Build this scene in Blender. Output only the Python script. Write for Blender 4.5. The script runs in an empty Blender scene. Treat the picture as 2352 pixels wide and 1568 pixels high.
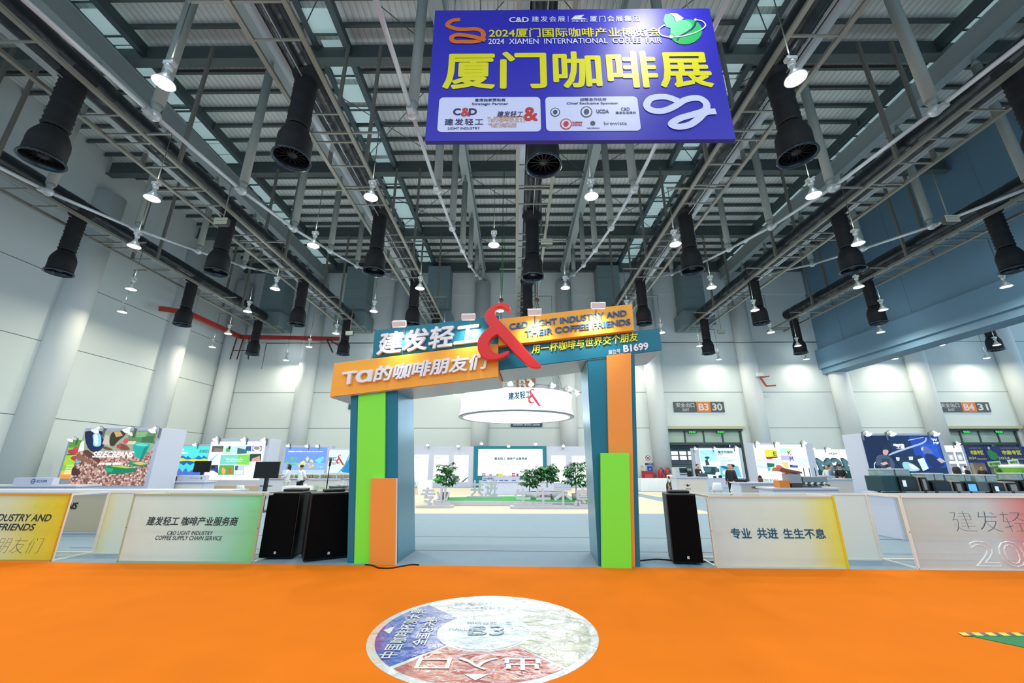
import bpy, math, random
from mathutils import Vector, Matrix
sc = bpy.context.scene
COL = sc.collection
R = math.radians
# ---------------------------------------------------------------- camera
CAM_H, FPX = 1.6, 920.0
PITCH, YAW = R(17.155), R(0.4165)
cam = bpy.data.cameras.new('camera'); cam.sensor_width = 36.0; cam.lens = 36.0 * FPX / 2352.0
cam.clip_start = 0.05; cam.clip_end = 300
cam_o = bpy.data.objects.new('camera', cam); COL.objects.link(cam_o)
cam_o.location = (0, 0, CAM_H); cam_o.rotation_euler = (R(90) + PITCH, 0, YAW)
sc.camera = cam_o
# ---------------------------------------------------------------- world, exposure
sc.view_settings.view_transform = 'Standard'; sc.view_settings.look = 'None'
sc.view_settings.gamma = 1.0; sc.view_settings.use_curve_mapping = False
sc.view_settings.exposure = 0.5
w = bpy.data.worlds.new('world'); sc.world = w; w.use_nodes = True
w.node_tree.nodes['Background'].inputs[0].default_value = (0.44, 0.66, 0.84, 1)   # the rest of the hall behind the camera
w.node_tree.nodes['Background'].inputs[1].default_value = 1.05
cy = sc.cycles
cy.max_bounces = 6; cy.diffuse_bounces = 3; cy.glossy_bounces = 3; cy.transmission_bounces = 2; cy.transparent_max_bounces = 10
cy.use_adaptive_sampling = True; cy.adaptive_threshold = .02
cy.caustics_reflective = False; cy.caustics_refractive = False; cy.sample_clamp_indirect = 4.0
LAMP_W = 66.0
# ---------------------------------------------------------------- colour + materials
def lin(h):
    if not isinstance(h, str): return tuple(h) + (1,)
    h = h.lstrip('#'); c = [int(h[i:i+2], 16) / 255 for i in (0, 2, 4)]
    return tuple((x / 12.92 if x <= .04045 else ((x + .055) / 1.055) ** 2.4) for x in c) + (1,)
_mats = {}
def M(h, rough=.5, metal=0., noise=.06, scale=3., spec=.5, bump=0., key=None):
    """a painted / plain surface: base colour broken up a little by noise"""
    k = (h, rough, metal, noise, scale, spec, bump, key)
    if k in _mats: return _mats[k]
    m = bpy.data.materials.new('surface'); m.use_nodes = True
    nt = m.node_tree; b = nt.nodes['Principled BSDF']
    b.inputs['Roughness'].default_value = rough; b.inputs['Metallic'].default_value = metal
    b.inputs['Specular IOR Level'].default_value = spec
    c = lin(h)
    if noise > 0:
        tc = nt.nodes.new('ShaderNodeTexCoord'); n = nt.nodes.new('ShaderNodeTexNoise'); n.inputs['Scale'].default_value = scale
        n.inputs['Detail'].default_value = 3
        mx = nt.nodes.new('ShaderNodeMix'); mx.data_type = 'RGBA'
        mx.inputs['A'].default_value = tuple(x * (1 - noise) for x in c[:3]) + (1,)
        mx.inputs['B'].default_value = tuple(min(1, x * (1 + noise)) for x in c[:3]) + (1,)
        nt.links.new(tc.outputs['Object'], n.inputs['Vector']); nt.links.new(n.outputs['Fac'], mx.inputs['Factor'])
        nt.links.new(mx.outputs['Result'], b.inputs['Base Color'])
        if bump:
            bp = nt.nodes.new('ShaderNodeBump'); bp.inputs['Strength'].default_value = bump; bp.inputs['Distance'].default_value = .02
            nt.links.new(n.outputs['Fac'], bp.inputs['Height']); nt.links.new(bp.outputs['Normal'], b.inputs['Normal'])
    else:
        b.inputs['Base Color'].default_value = c
    _mats[k] = m; return m
def E(h, s=1., sample=False):
    """something that gives off light: lamp faces, backlit prints, screens"""
    k = ('E', h, s, sample)
    if k in _mats: return _mats[k]
    m = bpy.data.materials.new('backlit'); m.use_nodes = True; nt = m.node_tree
    b = nt.nodes['Principled BSDF']; c = lin(h)
    b.inputs['Base Color'].default_value = tuple(x * .35 for x in c[:3]) + (1,); b.inputs['Roughness'].default_value = .45
    b.inputs['Emission Color'].default_value = c; b.inputs['Emission Strength'].default_value = s
    m.cycles.emission_sampling = 'AUTO' if sample else 'NONE'
    _mats[k] = m; return m
def nodes_of(m): return m.node_tree.nodes, m.node_tree.links
# ---------------------------------------------------------------- geometry collector
class Fr:
    """a flat working frame: origin, right, up, and the normal that faces the viewer"""
    def __init__(s, o, ex=(1, 0, 0), ez=(0, 0, 1)):
        s.o = Vector(o); s.ex = Vector(ex).normalized(); s.ez = Vector(ez).normalized(); s.en = s.ex.cross(s.ez)
    def p(s, a, b, c=0.): return s.o + s.ex * a + s.ez * b + s.en * c
    def sub(s, a, b, c=0., rot=0.):
        ca, sa = math.cos(rot), math.sin(rot)
        return Fr(s.p(a, b, c), s.ex * ca + s.ez * sa, s.ez * ca - s.ex * sa)
class MB:
    def __init__(s): s.v = []; s.f = []; s.mi = []; s.sm = []
    def add(s, vs, fs, mi=0, smooth=False):
        n = len(s.v); s.v += [Vector(v) for v in vs]
        for f in fs: s.f.append([i + n for i in f]); s.mi.append(mi); s.sm.append(smooth)
        return s
    def box(s, x0, x1, y0, y1, z0, z1, mi=0):
        return s.add([(x0,y0,z0),(x1,y0,z0),(x1,y1,z0),(x0,y1,z0),(x0,y0,z1),(x1,y0,z1),(x1,y1,z1),(x0,y1,z1)],
                     [(0,3,2,1),(4,5,6,7),(0,1,5,4),(1,2,6,5),(2,3,7,6),(3,0,4,7)], mi)
    def fbox(s, fr, a0, a1, b0, b1, c0, c1, mi=0):
        return s.add([fr.p(a,b,c) for a,b,c in ((a0,b0,c0),(a1,b0,c0),(a1,b0,c1),(a0,b0,c1),(a0,b1,c0),(a1,b1,c0),(a1,b1,c1),(a0,b1,c1))],
                     [(0,1,2,3),(7,6,5,4),(4,5,1,0),(5,6,2,1),(6,7,3,2),(7,4,0,3)], mi)
    def prism(s, fr, poly, c0, c1, mi=0, side=None, back=None):
        """outline in a frame, given its own thickness"""
        n = len(poly)
        ar = sum(poly[i][0] * poly[(i+1) % n][1] - poly[(i+1) % n][0] * poly[i][1] for i in range(n))
        if ar < 0: poly = poly[::-1]
        vs = [fr.p(a, b, c1) for a, b in poly] + [fr.p(a, b, c0) for a, b in poly]
        s.add(vs, [tuple(range(n))], mi)
        k = len(s.v) - 2 * n
        s.f.append([k + n + i for i in range(n)][::-1]); s.mi.append(mi if back is None else back); s.sm.append(False)
        for i in range(n):
            j = (i + 1) % n
            s.f.append([k + i, k + n + i, k + n + j, k + j]); s.mi.append(mi if side is None else side); s.sm.append(False)
        return s
    def face(s, fr, poly, c=0., mi=0):
        n = len(poly)
        ar = sum(poly[i][0] * poly[(i+1) % n][1] - poly[(i+1) % n][0] * poly[i][1] for i in range(n))
        if ar < 0: poly = poly[::-1]
        return s.add([fr.p(a, b, c) for a, b in poly], [tuple(range(n))], mi)
    def tube(s, p0, p1, r0, r1=None, n=10, mi=0, cap=True):
        r1 = r0 if r1 is None else r1
        p0, p1 = Vector(p0), Vector(p1); d = (p1 - p0).normalized()
        a = d.cross(Vector((0, 0, 1)) if abs(d.z) < .9 else Vector((1, 0, 0))).normalized(); b = d.cross(a)
        vs = []
        for p, r in ((p0, r0), (p1, r1)):
            for i in range(n):
                t = 2 * math.pi * i / n; vs.append(p + a * (r * math.cos(t)) + b * (r * math.sin(t)))
        s.add(vs, [(i, (i+1) % n, n + (i+1) % n, n + i) for i in range(n)], mi, True)
        if cap:
            k = len(s.v) - 2 * n
            s.f.append([k + i for i in range(n)][::-1]); s.mi.append(mi); s.sm.append(False)
            s.f.append([k + n + i for i in range(n)]); s.mi.append(mi); s.sm.append(False)
        return s
    def path(s, pts, r, n=6, mi=0):
        for a, b in zip(pts[:-1], pts[1:]): s.tube(a, b, r, r, n, mi)
        return s
    def bar(s, p0, p1, w, h, mi=0):
        """square bar between two points"""
        p0, p1 = Vector(p0), Vector(p1); d = (p1 - p0).normalized()
        a = d.cross(Vector((0, 0, 1)) if abs(d.z) < .9 else Vector((1, 0, 0))).normalized(); b = a.cross(d)
        vs = [p + a * (x * w / 2) + b * (y * h / 2) for p in (p0, p1) for x, y in ((-1,-1),(1,-1),(1,1),(-1,1))]
        return s.add(vs, [(0,1,2,3),(7,6,5,4),(0,4,5,1),(1,5,6,2),(2,6,7,3),(3,7,4,0)], mi)
    def lathe(s, prof, c=(0, 0, 0), n=20, mi=0, smooth=True, axis='z', sx=1., sy=1.):
        c = Vector(c); vs = []
        for r, z in prof:
            for i in range(n):
                t = 2 * math.pi * i / n; x, y = r * math.cos(t) * sx, r * math.sin(t) * sy
                vs.append(c + (Vector((x, y, z)) if axis == 'z' else Vector((x, -z, y)) if axis == 'y' else Vector((z, x, y))))
        fs = []
        for k in range(len(prof) - 1):
            for i in range(n): fs.append((k*n + i, k*n + (i+1) % n, (k+1)*n + (i+1) % n, (k+1)*n + i))
        return s.add(vs, fs, mi, smooth)
    def disc(s, c, r, n=20, mi=0, up=False, rx=None):
        vs = [Vector(c) + Vector((r * math.cos(2*math.pi*i/n), (rx or r) * math.sin(2*math.pi*i/n), 0)) for i in range(n)]
        return s.add(vs, [tuple(range(n)) if up else tuple(range(n))[::-1]], mi)
    def ball(s, c, r, n=10, mi=0, sz=1.):
        k = max(4, n // 2)
        return s.lathe([(max(r * math.sin(math.pi*i/k), 1e-4), -r * sz * math.cos(math.pi*i/k)) for i in range(k + 1)], c, n, mi)
    def build(s, name, mats, parent=None, bevel=0.):
        me = bpy.data.meshes.new(name)
        inv = wm(parent).inverted() if parent else Matrix.Identity(4)
        me.from_pydata([inv @ v for v in s.v], [], s.f)
        if not isinstance(mats, (list, tuple)): mats = [mats]
        for m in mats: me.materials.append(m)
        me.polygons.foreach_set('material_index', s.mi); me.polygons.foreach_set('use_smooth', s.sm); me.update()
        o = bpy.data.objects.new(name, me); COL.objects.link(o)
        if parent: o.parent = parent
        if bevel:
            b = o.modifiers.new('edge', 'BEVEL'); b.width = bevel; b.segments = 2; b.limit_method = 'ANGLE'
        return o
def wm(o):
    m = o.matrix_basis.copy()
    while o.parent: o = o.parent; m = o.matrix_basis @ m
    return m
def tag(o, label, cat, group=None, kind=None):
    if label: o['label'] = label
    if cat: o['category'] = cat
    if group: o['group'] = group
    if kind: o['kind'] = kind
    return o
def thing(name, loc, label, cat, group=None, rz=0.):
    o = bpy.data.objects.new(name, None); COL.objects.link(o); o.location = loc; o.rotation_euler = (0, 0, rz)
    o.empty_display_size = .2
    return tag(o, label, cat, group)
def struct(o, label=None):
    o['kind'] = 'structure'
    if label: o['label'] = label
    return o
def dup(root, loc, label, group=None, rz=None):
    r = root.copy(); COL.objects.link(r); r.location = loc
    if rz is not None: r.rotation_euler = (0, 0, rz)
    r['label'] = label
    if group: r['group'] = group
    for ch in list(root.children):
        c = ch.copy(); COL.objects.link(c); c.parent = r
        for g in list(ch.children):
            d = g.copy(); COL.objects.link(d); d.parent = c
    return r
# ---------------------------------------------------------------- lettering
_tx = {}
def text2d(s, bold, shear, space, ext, line=0.):
    k = (s, bold, shear, space, ext, line)
    if k not in _tx:
        c = bpy.data.curves.new('t', 'FONT'); c.body = s; c.offset = bold; c.shear = shear; c.space_character = space; c.resolution_u = 3
        c.fill_mode = 'BOTH' if ext else 'FRONT'; c.extrude = .1 if ext else 0
        if line: c.fill_mode = 'NONE'; c.bevel_depth = line; c.bevel_resolution = 0
        o = bpy.data.objects.new('t', c); COL.objects.link(o)
        dg = bpy.context.evaluated_depsgraph_get(); me = bpy.data.meshes.new_from_object(o.evaluated_get(dg))
        vs = [v.co.copy() for v in me.vertices]; fs = [tuple(p.vertices) for p in me.polygons]
        bpy.data.objects.remove(o); bpy.data.curves.remove(c); bpy.data.meshes.remove(me)
        _tx[k] = (vs, fs)
    return _tx[k]
def put_text(mb, s, fr, a0, b0, a1, b1, off=.004, depth=0., bold=0., shear=0., space=1., mi=0, line=0.):
    """one line of writing fitted to the rectangle a0..a1 x b0..b1 of a frame"""
    grow = bold if bold > .009 else 0.                 # heavy weights: the outline is spread in eight directions
    vs, fs = text2d(s, 0. if grow else bold, shear, space, depth > 0, line)
    if not vs: return mb
    if grow:
        n = len(vs); d8 = [(math.cos(a * math.pi / 4) * grow, math.sin(a * math.pi / 4) * grow) for a in range(8)]
        vs = vs + [Vector((v.x + dx, v.y + dy, v.z + (.003 * i if depth > 0 else .0003 * (i + 1)))) for i, (dx, dy) in enumerate(d8) for v in vs]
        fs = fs + [tuple(i + n * (k + 1) for i in f) for k in range(8) for f in fs]
    x0 = min(v.x for v in vs); x1 = max(v.x for v in vs); y0 = min(v.y for v in vs); y1 = max(v.y for v in vs)
    out = []
    for v in vs:
        c = off + ((v.z + .1) / .2 * depth if depth > 0 else v.z)
        out.append(fr.p(a0 + (v.x - x0) / (x1 - x0) * (a1 - a0), b0 + (v.y - y0) / (y1 - y0) * (b1 - b0), c))
    return mb.add(out, fs, mi)
def lettering(name, items, fr, mat, parent, **kw):
    o = None
    for it in items:                                          # every line of writing is a part of its own
        mb = MB(); s, a0, b0, a1, b1 = it[:5]; k = dict(kw); k.update(it[5] if len(it) > 5 else {})
        put_text(mb, s, fr, a0, b0, a1, b1, **k); o = mb.build(name, mat, parent)
    return o
# ---------------------------------------------------------------- where a sight line meets a plane of the hall
_fw = Vector((-math.sin(YAW) * math.cos(PITCH), math.cos(YAW) * math.cos(PITCH), math.sin(PITCH)))
_rt = Vector((math.cos(YAW), math.sin(YAW), 0)); _up = _rt.cross(_fw)
def _ray(u, v): return _fw + _rt * ((u - 1176) / FPX) - _up * ((v - 784) / FPX)
def atY(u, v, y): d = _ray(u, v); return Vector((0, 0, CAM_H)) + d * (y / d.y)
def atX(u, v, x): d = _ray(u, v); return Vector((0, 0, CAM_H)) + d * (x / d.x)
def atZ(u, v, z=0.): d = _ray(u, v); return Vector((0, 0, CAM_H)) + d * ((z - CAM_H) / d.z)
def ell(cx, cz, rx, rz, n=20, a0=0., a1=360.):
    return [(cx + rx * math.cos(R(a0 + (a1 - a0) * i / n)), cz + rz * math.sin(R(a0 + (a1 - a0) * i / n))) for i in range(n + (a1 - a0 < 359))]
def rect(a0, b0, a1, b1): return [(a0, b0), (a1, b0), (a1, b1), (a0, b1)]
def rrect(a0, b0, a1, b1, r, n=5):
    return (ell(a1 - r, b1 - r, r, r, n, 0, 90) + ell(a0 + r, b1 - r, r, r, n, 90, 180) + ell(a0 + r, b0 + r, r, r, n, 180, 270) + ell(a1 - r, b0 + r, r, r, n, 270, 360))
def stroke(mb, fr, pts, wid, c, mi=0):
    """a drawn line with varying width, flat on a frame"""
    n = len(pts); L = []; Rr = []
    for i, (x, y) in enumerate(pts):
        a = pts[max(0, i-1)]; b = pts[min(n-1, i+1)]; dx, dy = b[0]-a[0], b[1]-a[1]; l = math.hypot(dx, dy) or 1
        w = wid[i] if isinstance(wid, (list, tuple)) else wid
        L.append((x - dy/l*w/2, y + dx/l*w/2)); Rr.append((x + dy/l*w/2, y - dx/l*w/2))
    vs = [fr.p(a, b, c + i * 6e-5) for i, (a, b) in enumerate(L)] + [fr.p(a, b, c + i * 6e-5) for i, (a, b) in enumerate(Rr)]
    return mb.add(vs, [(n+i, n+i+1, i+1, i) for i in range(n-1)], mi)
def smooth_pts(P, n=6):
    out = []
    for i in range(len(P) - 1):
        p0 = P[max(i-1, 0)]; p1 = P[i]; p2 = P[i+1]; p3 = P[min(i+2, len(P)-1)]
        for k in range(n):
            t = k / n
            out.append(tuple(.5 * ((2*b) + (-a + c)*t + (2*a - 5*b + 4*c - d)*t*t + (-a + 3*b - 3*c + d)*t**3) for a, b, c, d in zip(p0, p1, p2, p3)))
    out.append(tuple(P[-1])); return out
def chaikin(p, it=2):
    for _ in range(it):
        n = len(p); p = [q for i in range(n) for q in ((p[i][0] * .75 + p[(i+1) % n][0] * .25, p[i][1] * .75 + p[(i+1) % n][1] * .25), (p[i][0] * .25 + p[(i+1) % n][0] * .75, p[i][1] * .25 + p[(i+1) % n][1] * .75))]
    return p
def art(name, fr, w, h, layers, parent, s=1., off=.003, step=.002, soft=True):
    """a flat print: layers of coloured shapes in 0..1 picture coordinates"""
    mb = MB(); mats = []
    for i, (c, poly) in enumerate(layers):
        m = c if not isinstance(c, str) else (E(c, s) if s else M(c, .5, noise=0))
        if m not in mats: mats.append(m)
        if soft and 5 <= len(poly) < 13: poly = chaikin(poly)
        mb.face(fr, [(a * w, b * h) for a, b in poly], off + step * i, mats.index(m))
    return mb.build(name, mats, parent)
WHITE = M('e6e6ea', .45, noise=.02); BLACK = M('0b0c0e', .5, noise=.1); STEEL = M('8d9295', .35, .8)
# ================================================================ the hall
XL, XR, YB, YN, ZR = -26.0, 27.4, 35.0, -12.0, 20.6
# floor
m = M('6f757a', .55, noise=.12, scale=1.2)
struct(MB().box(XL - .5, 54, YN, YB + 3, -.2, 0).build('floor', m), 'grey hall floor')
# ceiling deck with fine ribs running away from the camera
dk = bpy.data.materials.new('roof_deck'); dk.use_nodes = True; N, L = nodes_of(dk); b = N['Principled BSDF']; b.inputs['Roughness'].default_value = .5
tc = N.new('ShaderNodeTexCoord'); wv = N.new('ShaderNodeTexWave'); wv.bands_direction = 'X'; wv.inputs['Scale'].default_value = 1.1; wv.inputs['Distortion'].default_value = 0
rp = N.new('ShaderNodeValToRGB'); rp.color_ramp.elements[0].position = .0; rp.color_ramp.elements[0].color = lin('b9c0bf'); rp.color_ramp.elements[1].position = .12; rp.color_ramp.elements[1].color = lin('e2e8e6')
L.new(tc.outputs['Object'], wv.inputs['Vector']); L.new(wv.outputs['Fac'], rp.inputs['Fac']); L.new(rp.outputs['Color'], b.inputs['Base Color'])
bp = N.new('ShaderNodeBump'); bp.inputs['Strength'].default_value = .4; bp.inputs['Distance'].default_value = .05; L.new(wv.outputs['Fac'], bp.inputs['Height']); L.new(bp.outputs['Normal'], b.inputs['Normal'])
struct(MB().box(XL - .5, XR + .6, YN, YB + .5, ZR, ZR + .3).build('ceiling', dk), 'ribbed grey metal roof deck')
struct(MB().box(XR + .6, 54, YN, YB + .5, ZR, ZR + .3).build('ceiling_next_hall', dk), 'ribbed metal roof deck of the neighbouring hall')
PUR = M('55605f', .6, noise=.15); BEAM = M('46555a', .5, noise=.1)
k = 0
y = 3.0
while y < 34.8:
    struct(MB().box(XL, XR, y, y + .08, ZR - .24, ZR - .01).box(XL, XR, y - .06, y + .08, ZR - .26, ZR - .235).build('ceiling_purlin', PUR), 'dark steel purlin across the roof')
    y += 1.1
for y in (6.3, 13.75, 21.2, 28.65, 34.7):
    mb = MB().box(XL, XR, y - .04, y + .04, 19.35, ZR - .3).box(XL, XR, y - .22, y + .22, 19.3, 19.36)
    struct(mb.build('ceiling_beam', PUR), 'deep dark steel beam across the roof')
# roof-light strips, each between two steel joists that run away from the camera
SKY = bpy.data.materials.new('rooflight'); SKY.use_nodes = True; N, L = nodes_of(SKY); b = N['Principled BSDF']
b.inputs['Base Color'].default_value = lin('9fb2b2'); b.inputs['Roughness'].default_value = .3
b.inputs['Emission Color'].default_value = lin('a9c8cc'); b.inputs['Emission Strength'].default_value = .36
JO = M('4c5c60', .5, noise=.12)
for n, (x, w_) in enumerate(((-8.35, 1.25), (-17.9, 1.3), (10.6, 1.25), (20.2, 1.4))):
    mb = MB(); y = 2.2; i = 0
    rnd = random.Random(n)
    while y < 34:
        dy = rnd.choice((.8, 1.0, 1.5)); dx = rnd.choice((0, 0, .12, -.1))
        mb.box(x - w_/2 + dx, x + w_/2 + dx, y, y + dy, ZR - .42, ZR - .36); y += dy + rnd.choice((.06, .1, .35))
    struct(mb.build('window_%d' % (n + 1), SKY), 'strip of pale roof lights')
    for sx in (-1, 1):
        jx = x + sx * (w_/2 + .12); jd = .62 if sx * x < 0 else .3
        mb = MB().box(jx - .03, jx + .03, 2, 34.6, ZR - .3 - jd, ZR - .3).box(jx - .13, jx + .13, 2, 34.6, ZR - .33 - jd, ZR - .3 - jd)
        for q in range(2, 34, 4): mb.box(jx - .12, jx + .12, q, q + .03, ZR - .3 - jd, ZR - .32)
        struct(mb.build('ceiling_joist', JO), 'steel joist beside a strip of roof lights')
    mb = MB()
    for q in range(3, 34, 2): mb.box(x - w_/2 - .1, x + w_/2 + .1, q, q + .06, ZR - .62, ZR - .54)
    struct(mb.build('trim_%d' % (n + 1), JO), 'cross bars under the roof lights')
for xa, xb in ((-10.45, -2.95), (-2.95, 4.55), (4.55, 12.05)):      # thin crossed bracing rods between the girders
    for ya, yb in ((6.3, 13.75), (13.75, 21.2), (21.2, 28.65), (28.65, 34.6)):
        for p, q in ((xa, xb), (xb, xa)):
            struct(MB().tube((p, ya, 19.2), (q, yb, 19.2), .022, .022, 6).build('ceiling_brace', JO), 'thin bracing rod between two girders')
# walls
WALL = M('d4dbdb', .75, noise=.035, scale=.6, bump=.02)
SEAM = M('5c6468', .7, noise=0)
struct(MB().box(XL - .4, XL, YN, YB + .4, 0, ZR).build('wall_left', WALL), 'tall white hall wall')
D1, D2, DH = (12.9, 19.3), (36.3, 42.6), 4.55            # two loading doors in the back wall
mb = MB()
xs = (XL - .4, D1[0], D1[1], D2[0], D2[1], 54)
for a, c in ((xs[0], xs[1]), (xs[2], xs[3]), (xs[4], xs[5])): mb.box(a, c, YB, YB + .4, 0, ZR)
for a, c in (D1, D2): mb.box(a, c, YB, YB + .4, DH, ZR)
struct(mb.build('wall_back', WALL), 'tall white back wall')
# upper band of the back wall stands proud; thin panel joints
struct(MB().box(XL, XR, YB - .12, YB, 17.0, 19.3).build('trim_5', WALL), 'projecting band at the top of the back wall')
mb = MB()
for z in (4.62, 7.7, 12.3):
    for a, c in ((XL, D1[0] - .5), (D1[0] - .5, D1[1] + .6), (D1[1] + .6, 54)):
        if z < 4.7 and a < 14 < c: continue
        mb.box(a, c, YB - .006, YB, z, z + .035)
for z in (4.1, 8.1, 11.9): mb.box(XL, XL + .006, 2, YB, z, z + .035)
struct(mb.build('trim_6', SEAM), 'thin dark joints between wall panels')
# round columns on the back wall and left wall
COLM = M('dfe2e2', .7, noise=.03, scale=.6, bump=.02)
cl = [(-25.4, 34.4, 'in the left corner of the hall'), (-18.4, 34.6, 'second from the left corner'), (-10.6, 34.6, 'behind the left half of the arch'), (-3.0, 34.6, 'left of the ampersand'),
      (4.55, 34.6, 'right of the ampersand'), (12.15, 34.6, 'left of the loading door marked 30'), (20.6, 34.6, 'right of the loading door marked 30'), (28.3, 34.6, 'at the end of the blue beam'), (35.4, 34.6, 'left of the door marked 31'), (43.6, 34.6, 'right of the door marked 31')]
for x, y, wh in cl:
    struct(MB().tube((x, y, 0), (x, y, 18.0), .72, .72, 28).build('column', COLM), 'white round wall column ' + wh)
for y, wh in ((6.9, 'nearest the camera'), (14.3, 'second nearest'), (21.6, 'third'), (28.9, 'fourth')):
    struct(MB().tube((XL + .1, y, 0), (XL + .1, y, 18.0), .8, .8, 28).build('column', COLM), 'white round column on the left wall, ' + wh)
# blue header beam that parts this hall from the next one
HDR = M('6b8da4', .65, noise=.05, scale=.8)
mb = MB().box(XR, XR + .6, YN, YB, 11.45, ZR).box(XR - .35, XR + .7, YN, YB, 9.75, 11.45).box(XR - .1, XR + 1.3, YN, YB, 9.3, 9.75)
for y in range(-10, 35, 6): mb.box(XR - .02, XR + .02, y, y + .05, 11.5, ZR)
struct(mb.build('wall_right', HDR), 'deep blue-grey header wall over the opening to the next hall')
# loading doors
def loading_door(n, x0, x1, wh):
    d = bpy.data.objects.new('door_%d' % n, None); COL.objects.link(d); d.location = ((x0 + x1) / 2, YB + .3, 0); struct(d, wh)
    fm = M('3b4a50', .5); mb = MB()
    mb.box(x0 - .05, x1 + .05, YB - .06, YB + .3, DH - .18, DH)
    for x in (x0, x1 - .16): mb.box(x, x + .16, YB + .1, YB + .3, 0, DH - .18)
    mb.box(x0 + .16, x1 - .16, YB + .12, YB + .28, 3.25, 3.45)
    for i in range(1, 4):
        x = x0 + (x1 - x0) * i / 4; mb.box(x - .06, x + .06, YB + .14, YB + .26, 3.45, DH - .18)
    mb.build('frame', fm, d)
    MB().box(x0 + .16, x1 - .16, YB + .19, YB + .22, 3.45, DH - .18).build('transom_pane', M('a9bdae', .3, noise=.15, scale=.8), d)
    MB().box(x0 - .1, x1 + .2, YB - .3, YB - .07, DH, DH + .22).build('head_rail', M('b9b79a', .5), d)
    sl = MB(); q = 0
    xe = x0 + (x1 - x0) * .54
    for i in range(10):
        z = .33 * i; sl.box(x0 + .16, xe, YB + 2.0, YB + 2.06, z + .015, z + .315)
    sl.build('roller_slat', M('64757d', .4, .3, noise=.08), d)
    gl = MB()
    for r_ in range(2):
        for c_ in range(4):
            x = x0 + .22 + c_ * .74; gl.box(x, x + .56, YB + 1.93, YB + 1.995, 2.05 + r_ * .42, 2.36 + r_ * .42)
    gl.build('daylight_pane', E('f2f6f8', 1.0), d)
    MB().box(x0 + .16, x1 - .16, YB + 2.1, YB + 2.3, 0, 4.5).box(x0 - .2, x0, YB + .4, YB + 2.3, 0, 4.6).box(x1, x1 + .2, YB + .4, YB + 2.3, 0, 4.6).box(x0, x1, YB + .4, YB + 2.3, 4.4, 4.6).build('lobby', M('b7c0c2', .7), d)
    lf = MB().box(x1 - 1.5, x1 - .3, YB + 1.2, YB + 1.28, 0, 3.1); lf.box(x1 - 1.4, x1 - .95, YB + 1.18, YB + 1.2, 1.2, 2.9, 1).box(x1 - .85, x1 - .4, YB + 1.18, YB + 1.2, 1.2, 2.9, 1)
    lf.build('leaf', [fm, M('8fa6ac', .15)], d)
    return d
loading_door(1, *D1, 'open loading door with green exit lamps below the sign marked B3 30')
loading_door(2, *D2, 'loading door with green exit lamps below the sign marked B4 31')
GRN = E('2bd84a', 1.6)
for x, wh in ((14.95, 'left of two over the door under the B3 sign'), (17.35, 'right of two over the door under the B3 sign'), (37.9, 'left of two over the door under the B4 sign'), (40.6, 'right of two over the door under the B4 sign')):
    t = thing('exit_lamp', (x, YB - .1, 4.28), 'small green running-man exit lamp, ' + wh, 'exit lamp', 'green exit lamps over the loading doors')
    fr = Fr((x - .35, YB - .38, 4.14))
    MB().fbox(fr, 0, .7, 0, .26, -.07, 0).build('housing', M('14261b', .5), t)
    mb = MB(); put_text(mb, '安全出口', fr, .06, .04, .64, .22, .006, bold=.01); mb.build('lettering', GRN, t)
# wall signs
def exit_sign(x, z, w_, h_, code, num, wh):
    t = thing('exit_sign', (x, YB - .05, z), wh, 'sign', 'grey and orange hall exit signs'); fr = Fr((x, YB - .09, z))
    mb = MB().fbox(fr, 0, w_, 0, h_, -.06, 0, 0); mb.face(fr, rect(w_ * .455, 0, w_ * .73, h_), .003, 1)
    mb.build('board', [M('4a5154', .5), M('d8702a', .5)], t)
    lettering('lettering', [('安全出口', w_ * .05, h_ * .45, w_ * .41, h_ * .9), ('EXIT', w_ * .17, h_ * .08, w_ * .3, h_ * .34), (code, w_ * .49, h_ * .14, w_ * .69, h_ * .84, dict(bold=.03)), (num, w_ * .76, h_ * .14, w_ * .96, h_ * .84, dict(bold=.03))], fr, E('e8ecec', .25), t, off=.008, bold=.015)
exit_sign(13.75, 5.98, 4.36, .88, 'B3', '30', 'wall sign reading EXIT B3 30 above the open loading door')
exit_sign(36.5, 5.98, 4.4, .82, 'B4', '31', 'wall sign reading EXIT B4 31 above the right loading door')
t = thing('hall_sign', (.55, YB - .05, 8.2), 'orange hall sign with white B3 behind the round light ring', 'sign'); fr = Fr((.15, YB - .2, 7.6))
MB().fbox(fr, 0, 1.6, 0, 1.6, -.12, 0).build('board', M('b9682f', .5), t)
lettering('lettering', [('B3', .2, .3, 1.4, 1.3)], fr, M('e8e6e2', .5), t, off=.01, bold=.03)
t = thing('counter_sign', (.7, YB - .05, 4.9), 'dark blue Service Counter sign below the light ring', 'sign'); fr = Fr((-.35, YB - .12, 4.75))
MB().fbox(fr, 0, 2.7, 0, .75, -.08, 0).build('board', M('16425e', .5), t)
lettering('lettering', [('展览服务柜台', .5, .38, 2.2, .66), ('Exhibition Service Counter', .2, .08, 2.5, .3)], fr, M('d8e2ea', .5), t, off=.006)
t = thing('exit_sign', (-14.1, YB - .05, 6.4), 'small dark green EXIT sign left of the arch pillar', 'sign', 'grey and orange hall exit signs'); fr = Fr((-14.5, YB - .1, 6.25))
MB().fbox(fr, 0, 1.1, 0, .75, -.07, 0).build('board', M('1f4a3c', .5), t)
lettering('lettering', [('安全出口', .1, .38, 1.0, .66), ('EXIT', .3, .08, .8, .3)], fr, M('e2eae4', .5), t, off=.006)
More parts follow.
